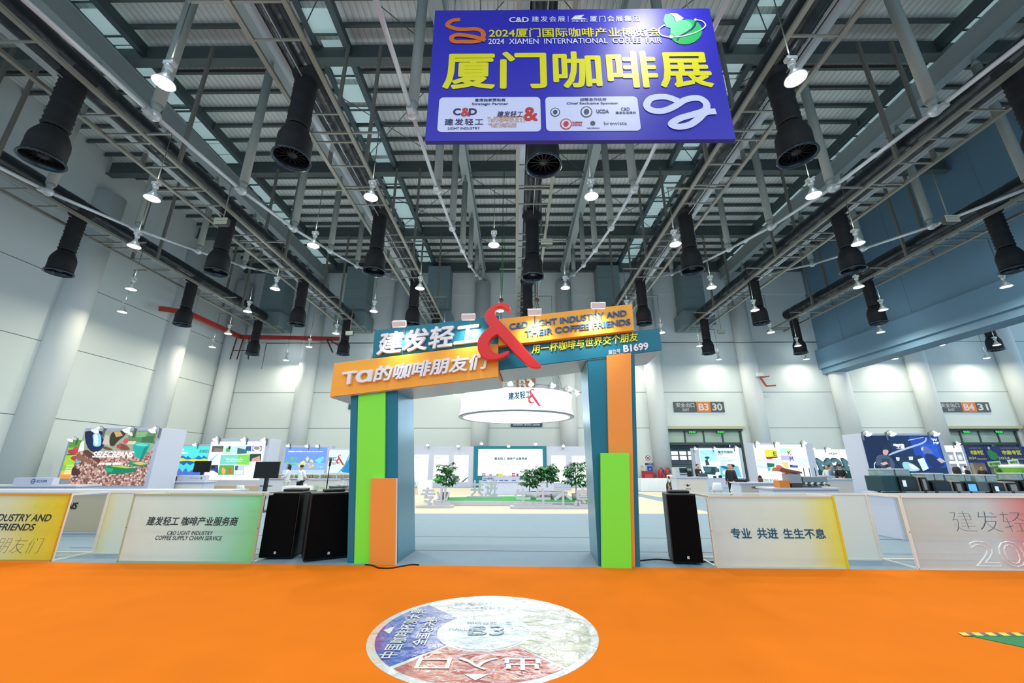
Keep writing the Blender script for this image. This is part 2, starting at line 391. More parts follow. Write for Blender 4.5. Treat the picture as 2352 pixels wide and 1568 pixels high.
# ================================================================ under the roof: trusses, cable ladders, ducts, nozzles, lamps
GIR = M('9aa5a6', .5, noise=.06, scale=.8); STRUT = M('8d938c', .55, noise=.06); ROD = M('c3cacf', .4, .15, noise=.04)
ords = ['first', 'second', 'third', 'fourth', 'fifth', 'sixth', 'seventh', 'eighth']
GX = [-25.45, -17.95, -10.45, -2.95, 4.55, 12.05, 19.55]
chord = [(1.5, 11.0), (5.4, 11.05), (9.1, 11.3), (12.9, 11.65), (16.5, 12.3), (20.1, 13.2), (23.8, 14.2), (27.9, 15.6), (31.1, 16.9), (34.0, 18.1)]
for n, x in enumerate(GX):
    if n == 0: continue
    t = thing('roof_truss', (x, 17, 18.25), 'grey roof girder with hanging struts and tie rod, %s from the left wall' % ords[n - 1], 'roof truss', 'roof trusses running away from the camera')
    MB().box(x - .24, x + .24, -2, 34.4, 18.25, 18.3).box(x - .16, x + .16, -2, 34.4, 18.3, 19.24).box(x - .24, x + .24, -2, 34.4, 19.24, 19.29).build('girder', GIR, t)
    mb = MB()
    for (y0, z0), (y1, z1) in zip(chord[:-1], chord[1:]): mb.tube((x, y0, z0), (x, y1, z1), .065, .065, 10)
    mb.build('tie_rod', ROD, t)
    for y, z in chord[2:-1]:
        s_ = MB().tube((x, y, z + .35), (x, y, 17.75), .16, .16, 14).tube((x, y, z + .12), (x, y, z + .36), .06, .16, 14).tube((x, y, 17.75), (x, y, 18.05), .16, .07, 14).box(x - .05, x + .05, y - .05, y + .05, 18.05, 18.25).build('strut', STRUT, t)
        MB().ball((x, y, z), .17, 14).box(x - .09, x + .09, y - .3, y - .06, z - .12, z - .02).build('rod_node', M('c3c8ca', .4, .4), s_)
# cable ladders (with a flat cable tray on one side), black air ducts
TX = [-21.64, -14.14, -6.64, .86, 8.36, 15.86, 23.36]
ZT = 13.05
LAD = M('8b8a80', .5, .2, noise=.12); GALV = M('aab2b6', .4, .4, noise=.08, scale=1.5); DUCT = M('1b2127', .28, noise=.3, scale=6, bump=.5)
NOZ = {n: [9.75, 17.05, 24.4, 31.7] for n in range(7)}
rungs = [3.2 + 1.245 * i for i in range(25)]
for n, x in enumerate(TX):
    t = thing('cable_ladder', (x, 16, ZT), 'long steel cable ladder under the roof, %s from the left wall' % ords[n], 'cable ladder', 'cable ladders under the roof')
    for sx in (-1, 1):
        MB().box(x + sx * .73 - .035, x + sx * .73 + .035, -1, 34.2, ZT - .07, ZT + .07).box(x + sx * .73 - .07, x + sx * .73 + .07, -1, 34.2, ZT - .075, ZT - .055).build('rail', LAD, t)
    ry = NOZ[n] if n in NOZ else ()
    for y in rungs:
        if all(abs(y - q) > .38 for q in ry): MB().box(x - .7, x + .7, y, y + .055, ZT - .06, ZT).build('rung', LAD, t)
    sg = -1 if x < 3 else 1
    MB().box(x + sg * .42, x + sg * .72, -1, 32.6, ZT + .52, ZT + .55).box(x + sg * .42, x + sg * .44, -1, 32.6, ZT + .55, ZT + .64).box(x + sg * .7, x + sg * .72, -1, 32.6, ZT + .55, ZT + .64).build('cable_tray', GALV, t)
    for y in (5.5, 13.1, 20.8, 28.4):
        for sx in (-1, 1):
            MB().box(x + sx * .73 - .06, x + sx * .73 + .06, y - .06, y + .06, ZT + .05, 19.4).build('hanger', M('77756c', .55, .2, noise=.1), t)
    mb = MB(); MB.box(mb, x + .02, x + .05, -1, 33, ZT + .1, ZT + .13); mb.build('conduit', GALV, t)
    # air duct above the ladder
    d = thing('air_duct', (x, 16, 13.8), 'shiny black round air duct above the %s cable ladder from the left wall' % ords[n], 'air duct', 'black air ducts along the ladders')
    prof = []; y = -1.0; rnd = random.Random(n)
    while y < 31.8:
        r_ = .43 + rnd.uniform(-.015, .015); prof += [(r_ * .965, y), (r_, y + .08), (r_ * 1.01, y + .45), (r_, y + .82)]; y += .9
    mb = MB().lathe([(r, -yy) for r, yy in prof], (x - .06, 0, 13.85), 18, axis='y')
    mb.build('duct', DUCT, d)
# box ducts on the back wall behind every ladder
AC = M('7d9095', .5, .2, noise=.06)
for n, x in enumerate(TX[:-1]):
    if n == 3: continue
    q = -1 if x < 1 else 1
    xx = x - (.3 if n < 3 else -.2)
    t = thing('wall_duct', (xx, 34.0, 15), 'grey square air duct down the back wall at the %s ladder from the left' % ords[n], 'wall duct', 'grey square ducts on the back wall')
    mb = MB().box(xx - 1.0, xx + 1.0, 33.3, 34.85, 14.5, 19.2)
    for z in (14.9, 15.9, 16.9, 17.9): mb.box(xx - 1.03, xx + 1.03, 33.27, 34.86, z, z + .06)
    mb.build('riser', AC, t)
    MB().box(xx - 1.35, xx + 1.35, 32.75, 34.9, 13.2, 14.5).build('plenum', AC, t)
# jet nozzles hanging from the ducts
def make_nozzle(loc, label):
    t = thing('air_nozzle', loc, label, 'air nozzle', 'black air nozzles hanging from the ducts')
    x, y, z = loc
    HOSE = M('111214', .7, noise=.4, scale=9, bump=.6)
    prof = [(.5, 3.35), (.4, 3.1)]; zz = 3.05; rnd = random.Random(5)
    while zz > 1.1:
        prof += [(.33 + rnd.uniform(-.012, .012), zz), (.30, zz - .09)]; zz -= .18
    MB().lathe(prof, loc, 22).build('hose', HOSE, t)
    MB().lathe([(.31, 1.12), (.34, 1.05), (.4, .92), (.46, .75), (.475, .6), (.47, .45), (.475, .2), (.48, .1)], loc, 26).build('bell', HOSE, t)
    MB().lathe([(.47, .1), (.53, .06), (.545, .0), (.5, -.01), (.465, .04), (.44, .25), (.42, .4)], loc, 30).build('rim', M('3b4650', .22, .8, noise=.05), t)
    core = MB().lathe([(.001, .12), (.12, .12), (.15, .16), (.15, .3), (.44, .42)], loc, 20)
    for i in range(14):
        a = 2 * math.pi * i / 14; c, s_ = math.cos(a), math.sin(a)
        core.bar((x + c * .14, y + s_ * .14, z + .2), (x + c * .45, y + s_ * .45, z + .2), .012, .12)
    core.build('nozzle_core', M('23282d', .4, .4, noise=.1), t)
    return t
pos = []
names = {0: 'first ladder from the left wall', 1: 'second ladder from the left wall', 2: 'third ladder from the left wall', 3: 'middle ladder above the arch', 4: 'third ladder from the right', 5: 'second ladder from the right', 6: 'last ladder on the right'}
for n, x in enumerate(TX):
    for k, y in enumerate((9.75, 17.05, 24.4, 31.7)):
        if n in (0, 6) and k == 0: continue
        pos.append((x, y, 10.3 if n != 3 else 10.0, n, k))
first = None
kk = {0: 'nearest', 1: 'second nearest', 2: 'third nearest', 3: 'farthest'}
for x, y, z, n, k in pos:
    lb = '%s black flared air nozzle under the %s' % (kk[k - 1 if n in (0, 6) else k] if not (n in (0, 6) and k == 3) else 'farthest', names[n])
    if first is None: first = make_nozzle((x, y, z), lb)
    else: dup(first, (x, y, z), lb)
# bell lamps on brackets
def make_lamp(loc, bx, label):
    """bx: bracket from the ladder side, in x relative to the lamp"""
    t = thing('bell_lamp', loc, label, 'hanging lamp', 'white bell lamps hanging from the ladders'); x, y, z = loc
    HS = M('d7dcd8', .4, .2, noise=.03)
    MB().lathe([(.055, .42), (.06, .3), (.1, .22), (.17, .1), (.235, .02), (.24, .0), (.225, .0), (.16, .09), (.09, .2)], loc, 24).build('shade', HS, t)
    MB().lathe([(.001, .56), (.07, .56), (.09, .5), (.09, .44), (.05, .42), (.001, .42)], loc, 12).box(x - .12, x + .12, y - .07, y + .07, z + .56, z + .66).build('gear_box', HS, t)
    MB().tube((x, y, z + .66), (x, y, ZT - .02), .014, .014, 6).build('rod', M('6b7068', .5, .3), t)
    a, b_ = sorted((bx, 0)); MB().box(x + a - .05, x + b_ + .05, y - .03, y + .03, ZT - .03, ZT + .04).build('bracket', LAD, t)
    MB().disc((x, y, z + .012), .222, 24).build('lamp_face', E('fff9ec', 7.), t)
    return t
LAMPS = []
for n, x in enumerate(TX):
    for k in range(4): LAMPS.append((x - 1.72, 7.25 + 7.42 * k, n, k, 'left', 2.5))
    for k in range(4): LAMPS.append((x + 1.75, 11.55 + 7.35 * k, n, k, 'right', -2.5))
proto = {}
visible = lambda x, y: abs(x) < 1.22 * (y * math.cos(PITCH) + 8.7 * math.sin(PITCH)) + .3 and (y, 0)[0] > 5.5
def lamp_light(o, r=.21, p=LAMP_W, col=(1, 1, .86)):
    l = bpy.data.lights.new('lamp_light', 'AREA'); l.shape = 'DISK'; l.size = r * 2; l.energy = p; l.color = col
    ob = bpy.data.objects.new('lamp_light', l); COL.objects.link(ob); ob.location = (0, 0, .005); ob.parent = o; return ob
def ceiling_fill(o, p=13.):                                     # added fill light over each lamp, brightens roof and upper walls
    l = bpy.data.lights.new('fill_light', 'POINT'); l.energy = p; l.shadow_soft_size = .12; l.color = (.86, .97, 1)
    ob = bpy.data.objects.new('fill_light', l); COL.objects.link(ob); ob.location = (0, 0, .8); ob.parent = o
for x, y, n, k, side, bx in LAMPS:
    if not visible(x, y) or (n == 3 and k == 3) : continue
    lb = '%s bell lamp on the %s side of the %s' % (['nearest', 'second nearest', 'third nearest', 'farthest'][k], side, names[n])
    if side not in proto:
        proto[side] = make_lamp((x, y, 10.3), bx, lb); o = proto[side]
    else: o = dup(proto[side], (x, y, 10.3), lb)
    LIT = o
    l = lamp_light(o, p=LAMP_W * (.3 if y > 31 else .75 if y > 28 or x < -22 else 1), col=(1, .93, .66) if x < -22 or y > 31 else (1, 1, .86))
    ceiling_fill(o)
# lamps of the same grid that hang behind and above the camera, outside the picture
for x in TX:
    for y in (-7.6, -.2):
        for dx, dy in ((-1.72, 0), (1.75, 4.3)):
            l = bpy.data.lights.new('lamp_light', 'AREA'); l.shape = 'DISK'; l.size = .42; l.energy = LAMP_W; l.color = (1, 1, .86)
            ob = bpy.data.objects.new('lamp_light', l); COL.objects.link(ob); ob.location = (x + dx, y + dy, 10.3)
# next hall: a ladder, nozzles and lamps seen under the blue beam
x = 30.86
t = thing('cable_ladder', (x, 20, ZT), 'cable ladder of the next hall, seen under the blue beam', 'cable ladder', 'cable ladders under the roof')
for sx in (-1, 1): MB().box(x + sx * .73 - .05, x + sx * .73 + .05, 12, 34, ZT - .07, ZT + .07).build('rail', LAD, t)
for y in rungs:
    if y > 12: MB().box(x - .7, x + .7, y, y + .055, ZT - .06, ZT).build('rung', LAD, t)
for x, y, lb in ((31.0, 31.0, 'black air nozzle in the next hall under the blue beam, left one'), (38.4, 31.0, 'black air nozzle in the next hall, near the door marked 31')):
    dup(first, (x, y, 10.35), lb)
for q, (x, y) in enumerate(((29.1, 29.4), (32.6, 33.5), (32.4, 29.4), (36.6, 29.4), (40.2, 33.3), (44.0, 29.4), (36.6, 21.8), (40.0, 26))):
    o = dup(proto['left'], (x, y, 10.3), '%s bell lamp in the next hall, counted from the blue beam' % ords[q]); lamp_light(o)
# emergency floodlights with pale grilles
for x, y, z, lb in ((-11.9, 14.0, 10.9, 'square emergency floodlight hanging beside the second cable ladder from the left'), (1.45, 16.0, 11.1, 'square emergency floodlight hanging under the middle ladder'), (17.0, 13.6, 10.6, 'square emergency floodlight hanging beside the second cable ladder from the right'), (-12.0, 27.5, 10.6, 'small square floodlight far down the second cable ladder from the left'), (15.1, 27.8, 10.8, 'small square floodlight far down the second ladder from the right')):
    t = thing('floodlight', (x, y, z), lb, 'floodlight', 'square emergency floodlights')
    mb = MB().box(x - .24, x + .24, y - .02, y + .18, z, z + .3); mb.build('body', M('4a4d48', .5), t)
    g = MB()
    for i in range(4): g.box(x - .26, x + .26, y - .05, y - .02, z + .01 + i * .075, z + .065 + i * .075)
    g.build('grille', M('c9cdb6', .4, noise=.03), t); MB().tube((x, y + .08, z + .3), (x, y + .08, ZT), .02, .02, 6).build('rod', LAD, t)
# red steel wind pipe along the left corner
RED = M('a3332b', .5, noise=.08)
t = thing('fire_pipe', (-24.8, 34, 12.5), 'red steel fire pipe along the left corner below the roof', 'pipe')
mb = MB().bar((-24.85, 26.0, 12.1), (-24.85, 28.2, 12.65), .3, .34).bar((-24.85, 28.2, 12.65), (-24.4, 33.6, 12.5), .3, .34).bar((-24.4, 33.76, 12.5), (-15.6, 33.76, 12.3), .2, .34)
mb.build('pipe', RED, t)
mb = MB()
for a in (-24.6, -24.0, -23.5): mb.bar((a, 33.6, 12.35), (a + (.3 if a > -24 else -.2), 33.6, 10.4), .07, .07)
mb.bar((-24.7, 33.6, 11.2), (-23.3, 33.6, 11.2), .05, .05).bar((-16.6, 33.6, 12.25), (-15.9, 33.6, 11.0), .1, .1).bar((-16.5, 33.6, 12.25), (-15.4, 33.6, 11.6), .1, .1)
mb.build('bracket', M('4a2a26', .6), t)
# red wall hoist right of the door marked 30
t = thing('wall_hoist', (21.2, 33.8, 8.0), 'red hoist arm on the column right of the door marked 30', 'hoist')
MB().bar((20.9, 33.7, 8.8), (21.3, 33.7, 8.0), .12, .12).bar((21.3, 33.7, 8.0), (22.1, 33.7, 8.05), .12, .12).bar((21.0, 33.7, 8.75), (21.7, 33.7, 8.85), .1, .1).build('arm', M('a9402e', .5), t)
MB().box(20.7, 21.2, 33.6, 33.9, 8.85, 9.15).build('motor', WHITE, t)
# thin sprinkler pipe along the back wall
t = tag(MB().path([(-22, 33.8, 11.9), (26.5, 33.8, 11.9)], .035).path([(-22, 33.8, 11.9), (-22, 33.8, 9.6)], .035).build('sprinkler_pipe', M('6f797c', .5)), 'thin grey pipe running level along the back wall', 'pipe')
# ================================================================ carpets, floor print
ORG = M('da731a', .9, noise=.05, scale=2.2, spec=.05, bump=.05)
edge = lambda x: 7.397 - .0296 * x
fl = Fr((0, 0, 0), (1, 0, 0), (0, 1, 0))
t = tag(MB().prism(fl, [(-12.5, -1.2), (12.5, -1.2), (12.5, edge(12.5)), (-12.5, edge(-12.5))], 0, .008).build('orange_carpet', ORG), 'bright orange exhibition carpet in front of the arch and fence', 'carpet')
GRC = M('8499ac', .85, noise=.05, scale=3, spec=.25)
t = tag(MB().prism(fl, [(-26, edge(-26)), (27, edge(27)), (27, 34.6), (-26, 34.6)], 0, .006).build('grey_carpet', GRC), 'grey blue exhibition carpet behind the arch and fence', 'carpet')
mb = MB()
for y0 in (8.62, 10.2): mb.prism(fl, [(-9, y0 + .27), (9, y0 - .27), (9, y0 - .235), (-9, y0 + .30)], .006, .009)
mb.build('seam', M('596169', .8, noise=0), t)
t = tag(MB().prism(fl, [(-6.4, 14.9), (6.9, 14.9), (6.2, 31.0), (-7.5, 31.0)], .006, .011).build('beige_carpet', M('d0c5b2', .85, noise=.04, scale=3)), 'pale beige carpet field under the white letters and stage', 'carpet')
t = tag(MB().prism(fl, [(7.5, 22.5), (11.5, 22.5), (9.2, 26.5), (7.2, 26.5)], .006, .011).build('beige_carpet', M('d0c5b2', .85, noise=.04, scale=3)), 'small beige carpet patch behind the motorbike', 'carpet')
GM = M('1f7a4a', .8, noise=.1, scale=8)
t = tag(MB().prism(fl, [(4.41, 4.63), (7.4, 4.63), (7.4, 3.0), (5.75, 3.0)], .008, .014).build('green_mat', GM), 'dark green floor mat with hazard tape at the right edge', 'mat')
mb = MB()
for i in range(22):
    x = 4.36 + i * .13
    mb.face(fl, [(x, 4.6), (x + .07, 4.6), (x + .1, 4.68), (x + .03, 4.68)], .0165, 0); mb.face(fl, [(x + .07, 4.6), (x + .13, 4.6), (x + .16, 4.68), (x + .1, 4.68)], .0165, 1)
mb.build('hazard_tape', [M('e6c520', .4, noise=0), M('1c2030', .4, noise=0)], t)
# round floor print, printed film with a rippled gloss
def film(h):
    m = M(h, .5, noise=.03, key='film'); N, L = nodes_of(m); b = N['Principled BSDF']
    if 'ripple' not in N:
        b.inputs['Roughness'].default_value = .13; b.inputs['Specular IOR Level'].default_value = .9
        b.inputs['Coat Weight'].default_value = 1.; b.inputs['Coat IOR'].default_value = 2.1; b.inputs['Coat Roughness'].default_value = .05
        tc = N.new('ShaderNodeTexCoord'); mp = N.new('ShaderNodeMapping'); mp.inputs['Scale'].default_value = (1.3, 1.7, 1)
        n = N.new('ShaderNodeTexNoise'); n.name = 'ripple'; n.inputs['Scale'].default_value = 3.4; n.inputs['Detail'].default_value = 6; n.inputs['Distortion'].default_value = .8
        bp = N.new('ShaderNodeBump'); bp.inputs['Strength'].default_value = .6; bp.inputs['Distance'].default_value = .035
        L.new(tc.outputs['Object'], mp.inputs['Vector']); L.new(mp.outputs['Vector'], n.inputs['Vector']); L.new(n.outputs['Fac'], bp.inputs['Height'])
        L.new(bp.outputs['Normal'], b.inputs['Normal']); L.new(bp.outputs['Normal'], b.inputs['Coat Normal'])
    return m
SX, SY, SR = -.31, 4.70, 1.125
t = thing('floor_sticker', (SX, SY, .008), 'large round glossy direction sticker on the orange carpet', 'floor sticker')
f2 = Fr((SX, SY, .008), (1, 0, 0), (0, 1, 0))
MB().prism(f2, ell(0, 0, SR, SR, 64), 0, .003).build('film', film('d6d8dc'), t)
def sector(a0, a1, r0, r1, n=24):
    return [(r1 * math.cos(R(a0 + (a1 - a0) * i / n)), r1 * math.sin(R(a0 + (a1 - a0) * i / n))) for i in range(n + 1)] + [(r0 * math.cos(R(a1 - (a1 - a0) * i / n)), r0 * math.sin(R(a1 - (a1 - a0) * i / n))) for i in range(n + 1)]
for nm, hx, a0, a1 in (('blue_field', '1f3fb5', 133, 226), ('red_field', 'b4503c', 229, 312), ('olive_field', 'b3b49a', -46, 44)):
    MB().face(f2, sector(a0, a1, .47, SR - .075), .0045).build(nm, film(hx), t)
MB().face(f2, ell(0, 0, .44, .44, 40), .0045).build('centre_field', film('c3d2dc'), t)
SW = film('e4e6ea')
g1 = Fr((SX, SY, .008), (0, 1, 0), (-1, 0, 0))
lettering('lettering', [('中国咖啡杯测大赛', -.62, .72, .62, .88), ('全国总决赛', -.36, .52, .36, .66)], g1, SW, t, off=.007, bold=.015)
MB().face(g1, [(-.1, .93), (.1, .93), (0, 1.02)], .007).build('arrow', SW, t)
g3 = Fr((SX, SY, .008), (-1, 0, 0), (0, -1, 0))
o = lettering('lettering', [('出入口', -.52, .6, .52, .82)], g3, SW, t, off=.007, bold=.01)
MB().face(g3, [(-.1, .88), (.1, .88), (0, .98)], .007).build('arrow', SW, t)
lettering('lettering', [('建发轻工', -.42, .74, .12, .86), ('Ta的咖啡朋友们', -.5, .63, .18, .71), ('C&D LIGHT INDUSTRY AND THEIR COFFEE FRIENDS', -.5, .56, .3, .6)], f2, film('7f94a6'), t, off=.007)
lettering('lettering', [('您所在的位置', -.2, .16, .28, .24), ('HALL', -.36, 0, -.18, .07), ('B3', -.16, -.12, .2, .12, dict(bold=.02)), ('馆', .27, 0, .34, .07)], f2, film('2f5f72'), t, off=.007)
# ================================================================ hanging banner
BY = 5.2
t = thing('hanging_banner', (1.05, BY, 9.53), 'big blue hanging banner with large yellow coffee fair characters', 'banner')
bf = Fr((-1.441, BY, 6.585)); BW, BH = 4.992, 2.949
VIN = M('1408a6', .5, noise=.02, scale=.7, spec=.55)
MB().fbox(bf, 0, BW, 0, BH, -.08, 0).build('panel', VIN, t)
def bq(cx_, cy_): q = atY(960 + cx_ / 3.0947, cy_ / 3.0947, BY); return q.x + 1.441, q.z - 6.585
def br(x0, y0, x1, y1):   # picture rectangle of the banner -> banner metres (a0, b0, a1, b1)
    ym, xm = (y0 + y1) / 2, (x0 + x1) / 2
    return bq(x0, ym)[0], bq(xm, y1)[1], bq(x1, ym)[0], bq(xm, y0)[1]
YEL = M('d9d000', .4, noise=0); BWHT = M('cfd2ea', .4, noise=0); NAVY = M('16205e', .5, noise=0); PALE = M('c9cbec', .4, noise=0)
BB = .024
lettering('title_lettering', [('厦门咖啡展', *br(180, 366, 2085, 630))], bf, YEL, t, bold=BB, off=.006)
lettering('heading_lettering', [('2024厦门国际咖啡产业博览会', *br(505, 200, 1722, 266))], bf, YEL, t, bold=.016, off=.006)
lettering('organiser_lettering', [('C&D', *br(648, 124, 788, 162), dict(bold=.03)), ('建发会展', *br(808, 118, 1046, 158), dict(space=1.25)), ('XICEC', *br(1090, 144, 1205, 160)), ('厦门会展集团', *br(1222, 114, 1575, 156), dict(space=1.25)), ('2024  XIAMEN  INTERNATIONAL  COFFEE  FAIR', *br(500, 274, 1732, 312))], bf, BWHT, t, bold=.011, off=.006)
mb = MB(); mb.face(bf, [bq(1088, 140), bq(1110, 118), bq(1160, 128), bq(1203, 138)], .006); mb.face(bf, [bq(1108, 114), bq(1182, 108), bq(1160, 126), bq(1130, 124)], .006); mb.face(bf, [bq(1066, 116), bq(1069, 116), bq(1069, 156), bq(1066, 156)], .006)
mb.build('organiser_mark', BWHT, t)
# orange looping ribbon
mb = MB()
pts = smooth_pts([bq(*q) for q in ((300, 140), (240, 150), (210, 180), (260, 205), (330, 212), (400, 208), (450, 222), (466, 255), (440, 290), (390, 300), (320, 300), (255, 298), (240, 270), (280, 252), (350, 258), (420, 272), (480, 292))], 8)
stroke(mb, bf, pts, [.086] * len(pts), .006); mb.build('ribbon_mark', M('cf6407', .45, noise=.03), t)
# green bean emblem with an orbit line
mb = MB()
def bpoly(l): return [bq(*q) for q in l]
mb.face(bf, bpoly([(1790, 96), (1840, 98), (1890, 132), (1835, 165), (1822, 125)]), .006, 2)
mb.face(bf, bpoly([(1755, 105), (1790, 100), (1820, 130), (1830, 168), (1800, 205), (1765, 195), (1745, 150)]), .007, 1)
def bell(cx_, cy_, rx, ry, rot, n=28): return bpoly([(cx_ + rx * math.cos(2*math.pi*i/n) * math.cos(rot) - ry * math.sin(2*math.pi*i/n) * math.sin(rot), cy_ + rx * math.cos(2*math.pi*i/n) * math.sin(rot) + ry * math.sin(2*math.pi*i/n) * math.cos(rot)) for i in range(n)])
mb.face(bf, bell(1905, 230, 115, 88, -.2), .008, 0)
st = smooth_pts(bpoly([(1840, 290), (1862, 262), (1925, 225), (1962, 190), (1972, 158)]), 6); stroke(mb, bf, st, .034, .0115, 3)
mb.face(bf, bell(1870, 205, 78, 58, -.25), .0095, 1)
st = smooth_pts(bpoly([(1748, 184), (1712, 212), (1722, 250), (1790, 268), (1880, 262), (1980, 232), (2040, 190), (2018, 155), (1970, 146)]), 6); stroke(mb, bf, st, .022, .013, 2)
for c_, r_ in (((1798, 266), 15), ((1970, 145), 10), ((1748, 185), 7)): mb.face(bf, bell(*c_, r_, r_ * .8, 0, 14), .014, 2)
mb.build('bean_mark', [M('17a052', .45, noise=.1), M('55bd86', .45, noise=.1), BWHT, NAVY], t)
# sponsor panels
mb = MB()
for q in ((145, 692, 872, 938), (908, 688, 1572, 932)):
    a0, b0, a1, b1 = br(*q); mb.face(bf, rrect(a0, b0, a1, b1, .075), .005, 0)
mb.build('sponsor_panel', PALE, t)
lettering('sponsor_lettering', [('首席独家赞助商', *br(405, 702, 622, 724)), ('Strategic Partner', *br(384, 732, 642, 754)), ('C', *br(250, 772, 305, 822), dict(bold=.04)), ('D', *br(362, 772, 420, 820), dict(bold=.04)), ('建发轻工', *br(190, 845, 465, 892), dict(space=1.2)), ('LIGHT INDUSTRY', *br(214, 905, 440, 923)),
   ('战略合作伙伴', *br(1152, 698, 1340, 720)), ('Chief Exclusive Sponsor', *br(1056, 728, 1424, 748)), ('UCDA', *br(1268, 780, 1356, 808), dict(bold=.04)), ('C&D', *br(1442, 766, 1504, 788)), ('建发生活资材', *br(1404, 794, 1548, 812)), ('brewista', *br(1322, 866, 1484, 890), dict(bold=0)), ('Yoniki Coffee Source', *br(1198, 908, 1290, 916)), ('建发轻工', *br(560, 792, 748, 836), dict(shear=.2))], bf, NAVY, t, off=.008, bold=.015)
lettering('sponsor_lettering', [('&', *br(306, 768, 374, 830)), ('&', *br(748, 764, 852, 862)), ('豆威咖啡', *br(1096, 866, 1168, 880)), ('GODWELL', *br(1096, 884, 1168, 898))], bf, M('b5252e', .5, noise=0), t, off=.008, bold=.03)
lettering('sponsor_lettering', [('Ta的咖啡朋友们', *br(494, 826, 758, 872)), ('C&D LIGHT INDUSTRY AND', *br(498, 876, 700, 890)), ('THEIR COFFEE FRIENDS', *br(518, 892, 700, 908))], bf, M('d59a62', .5, noise=0), t, off=.008, bold=.01)
for (x, y, r_, m_) in ((975, 800, 34, 0), (1197, 798, 42, 0), (1052, 884, 42, 1), (1242, 878, 18, 0)):
    mb = MB()
    mb.face(bf, bell(x, y, r_, r_ * .94, 0), .008, m_)
    if r_ > 20: mb.face(bf, bell(x, y, r_ * .82, r_ * .77, 0), .0095, 2); mb.face(bf, bell(x, y, r_ * .45, r_ * .5, .5), .011, m_)
    mb.build('sponsor_mark', [M('2c3a52', .5, noise=0), M('b5252e', .5, noise=0), PALE], t)
# white looping ribbon (the cartoon figures that stand on it are left out)
mb = MB()
pts = smooth_pts(bpoly([(1850, 720), (1760, 690), (1660, 700), (1625, 750), (1660, 785), (1740, 790), (1820, 760), (1900, 712), (1990, 700), (2045, 735), (2040, 785), (1960, 815), (1860, 845), (1800, 885), (1850, 905), (1930, 890), (1990, 850), (2040, 805), (2115, 795)]), 8)
stroke(mb, bf, pts, .12, .006); mb.build('ribbon_mark', PALE, t)
mb = MB()
for x in (-1.1, -.3, 1.9, 3.2): mb.tube((x, BY + .04, 9.5), (x + (.3 if x > 2 else 0), 6.3, 19.35), .01, .01, 5)
mb.build('cable', M('5c6266', .4, .5), t)
# ================================================================ the entrance arch
PS = R(-2.8)
AF = Fr((-.41, 7.52, 0), (math.cos(PS), math.sin(PS), 0), (0, 0, 1))
def al(u, v, c=0.):                                         # sight line -> arch metres on the plane c in front of the arch face
    d = _ray(u, v); o = Vector((0, 0, CAM_H)); p0 = AF.p(0, 0, c); q = o + d * ((p0 - o).dot(AF.en) / d.dot(AF.en)) - AF.o
    return q.dot(AF.ex), q.z
def alp(l, c=0.): return [al(u, v, c) for u, v in l]
TEAL = M('006f88', .42, noise=.03); GREEN = M('82f03c', .5, noise=.02, scale=1.2); AORG = M('f09638', .5, noise=.02, scale=1.2); AOR2 = M('f8ab2c', .42, noise=.02)
SILV = M('a7b2ba', .38, .55, noise=.08, scale=4); RIM = M('dcd7d2', .5, noise=0); TEAL_LIT = M('6f9fb4', .3, .75, noise=.05, scale=2)  # last one: teal lightened, the ring's reflection put into the colour
t = thing('entrance_arch', tuple(AF.o), 'tall teal, green and orange entrance arch with a red ampersand', 'arch')
DP = 1.08
lt = [(-2.47, 0), (-1.60, 0), (-1.855, 3.03), (-2.76, 2.93)]
p = MB().prism(AF, lt, -DP, 0).build('pillar', TEAL, t, .006)
MB().prism(AF, [(-2.325, 0), (-1.81, 0), (-2.065, 2.98), (-2.59, 2.93)], .001, .05).build('green_panel', GREEN, p, .004)
MB().prism(AF, [al(847.5, 1299, .13), al(908, 1299, .13), al(910, 1098, .13), al(851.6, 1098, .13)], .051, .13, 0, side=1).build('orange_panel', [AORG, RIM], p)
rt_ = [(1.80, 0), (2.47, 0), (2.70, 3.66), (1.80, 3.56)]
p = MB().prism(AF, rt_, -DP, 0).build('pillar', TEAL, t, .006)
MB().prism(AF, [(1.98, 0), (2.375, 0), (2.62, 3.64), (2.16, 3.59)], .001, .05).build('orange_panel', AORG, p, .004)
MB().prism(AF, [al(1382.5, 1306, .13), al(1451, 1307, .13), al(1445.5, 1040, .13), al(1379.5, 1040, .13)], .051, .13).build('green_panel', GREEN, p, .004)
MB().add([AF.p(*q) for q in ((-1.597, 0, -.03), (-1.597, 0, -DP + .02), (-1.845, 2.98, -DP + .02), (-1.845, 2.98, -.03), (-1.607, 0, -.03), (-1.607, 0, -DP + .02), (-1.855, 2.98, -DP + .02), (-1.855, 2.98, -.03))], [(0,1,2,3),(7,6,5,4),(0,3,7,4),(1,5,6,2)]).build('lit_inner_face', TEAL_LIT, t)  # inner pillar faces, teal with the reflected glow painted in
MB().fbox(AF, 1.788, 1.798, 0, 3.5, -DP + .02, -.03).build('lit_inner_face', TEAL_LIT, t)
def beam(nm, quad, c0, c1, mat, sof=None):
    BL_, BR_, TR_, TL_ = alp(quad, c1)
    o = MB().prism(AF, [BL_, BR_, TR_, TL_], c0, c1).build(nm, mat, t, .006)
    if sof:
        MB().prism(AF, [(BL_[0] + .02, BL_[1] - .012), (BR_[0] - .01, BR_[1] - .012), (BR_[0] - .01, BR_[1] - .001), (BL_[0] + .02, BL_[1] - .001)], c0 + .02, c1 - .02).build('soffit', sof, o)
    ang = math.atan2(BR_[1] - BL_[1], BR_[0] - BL_[0])
    f = Fr(AF.p(BL_[0], BL_[1], c1)); f.ex = AF.ex * math.cos(ang) + Vector((0, 0, 1)) * math.sin(ang); f.ez = Vector((0, 0, 1)); f.en = AF.en.copy()
    return o, f
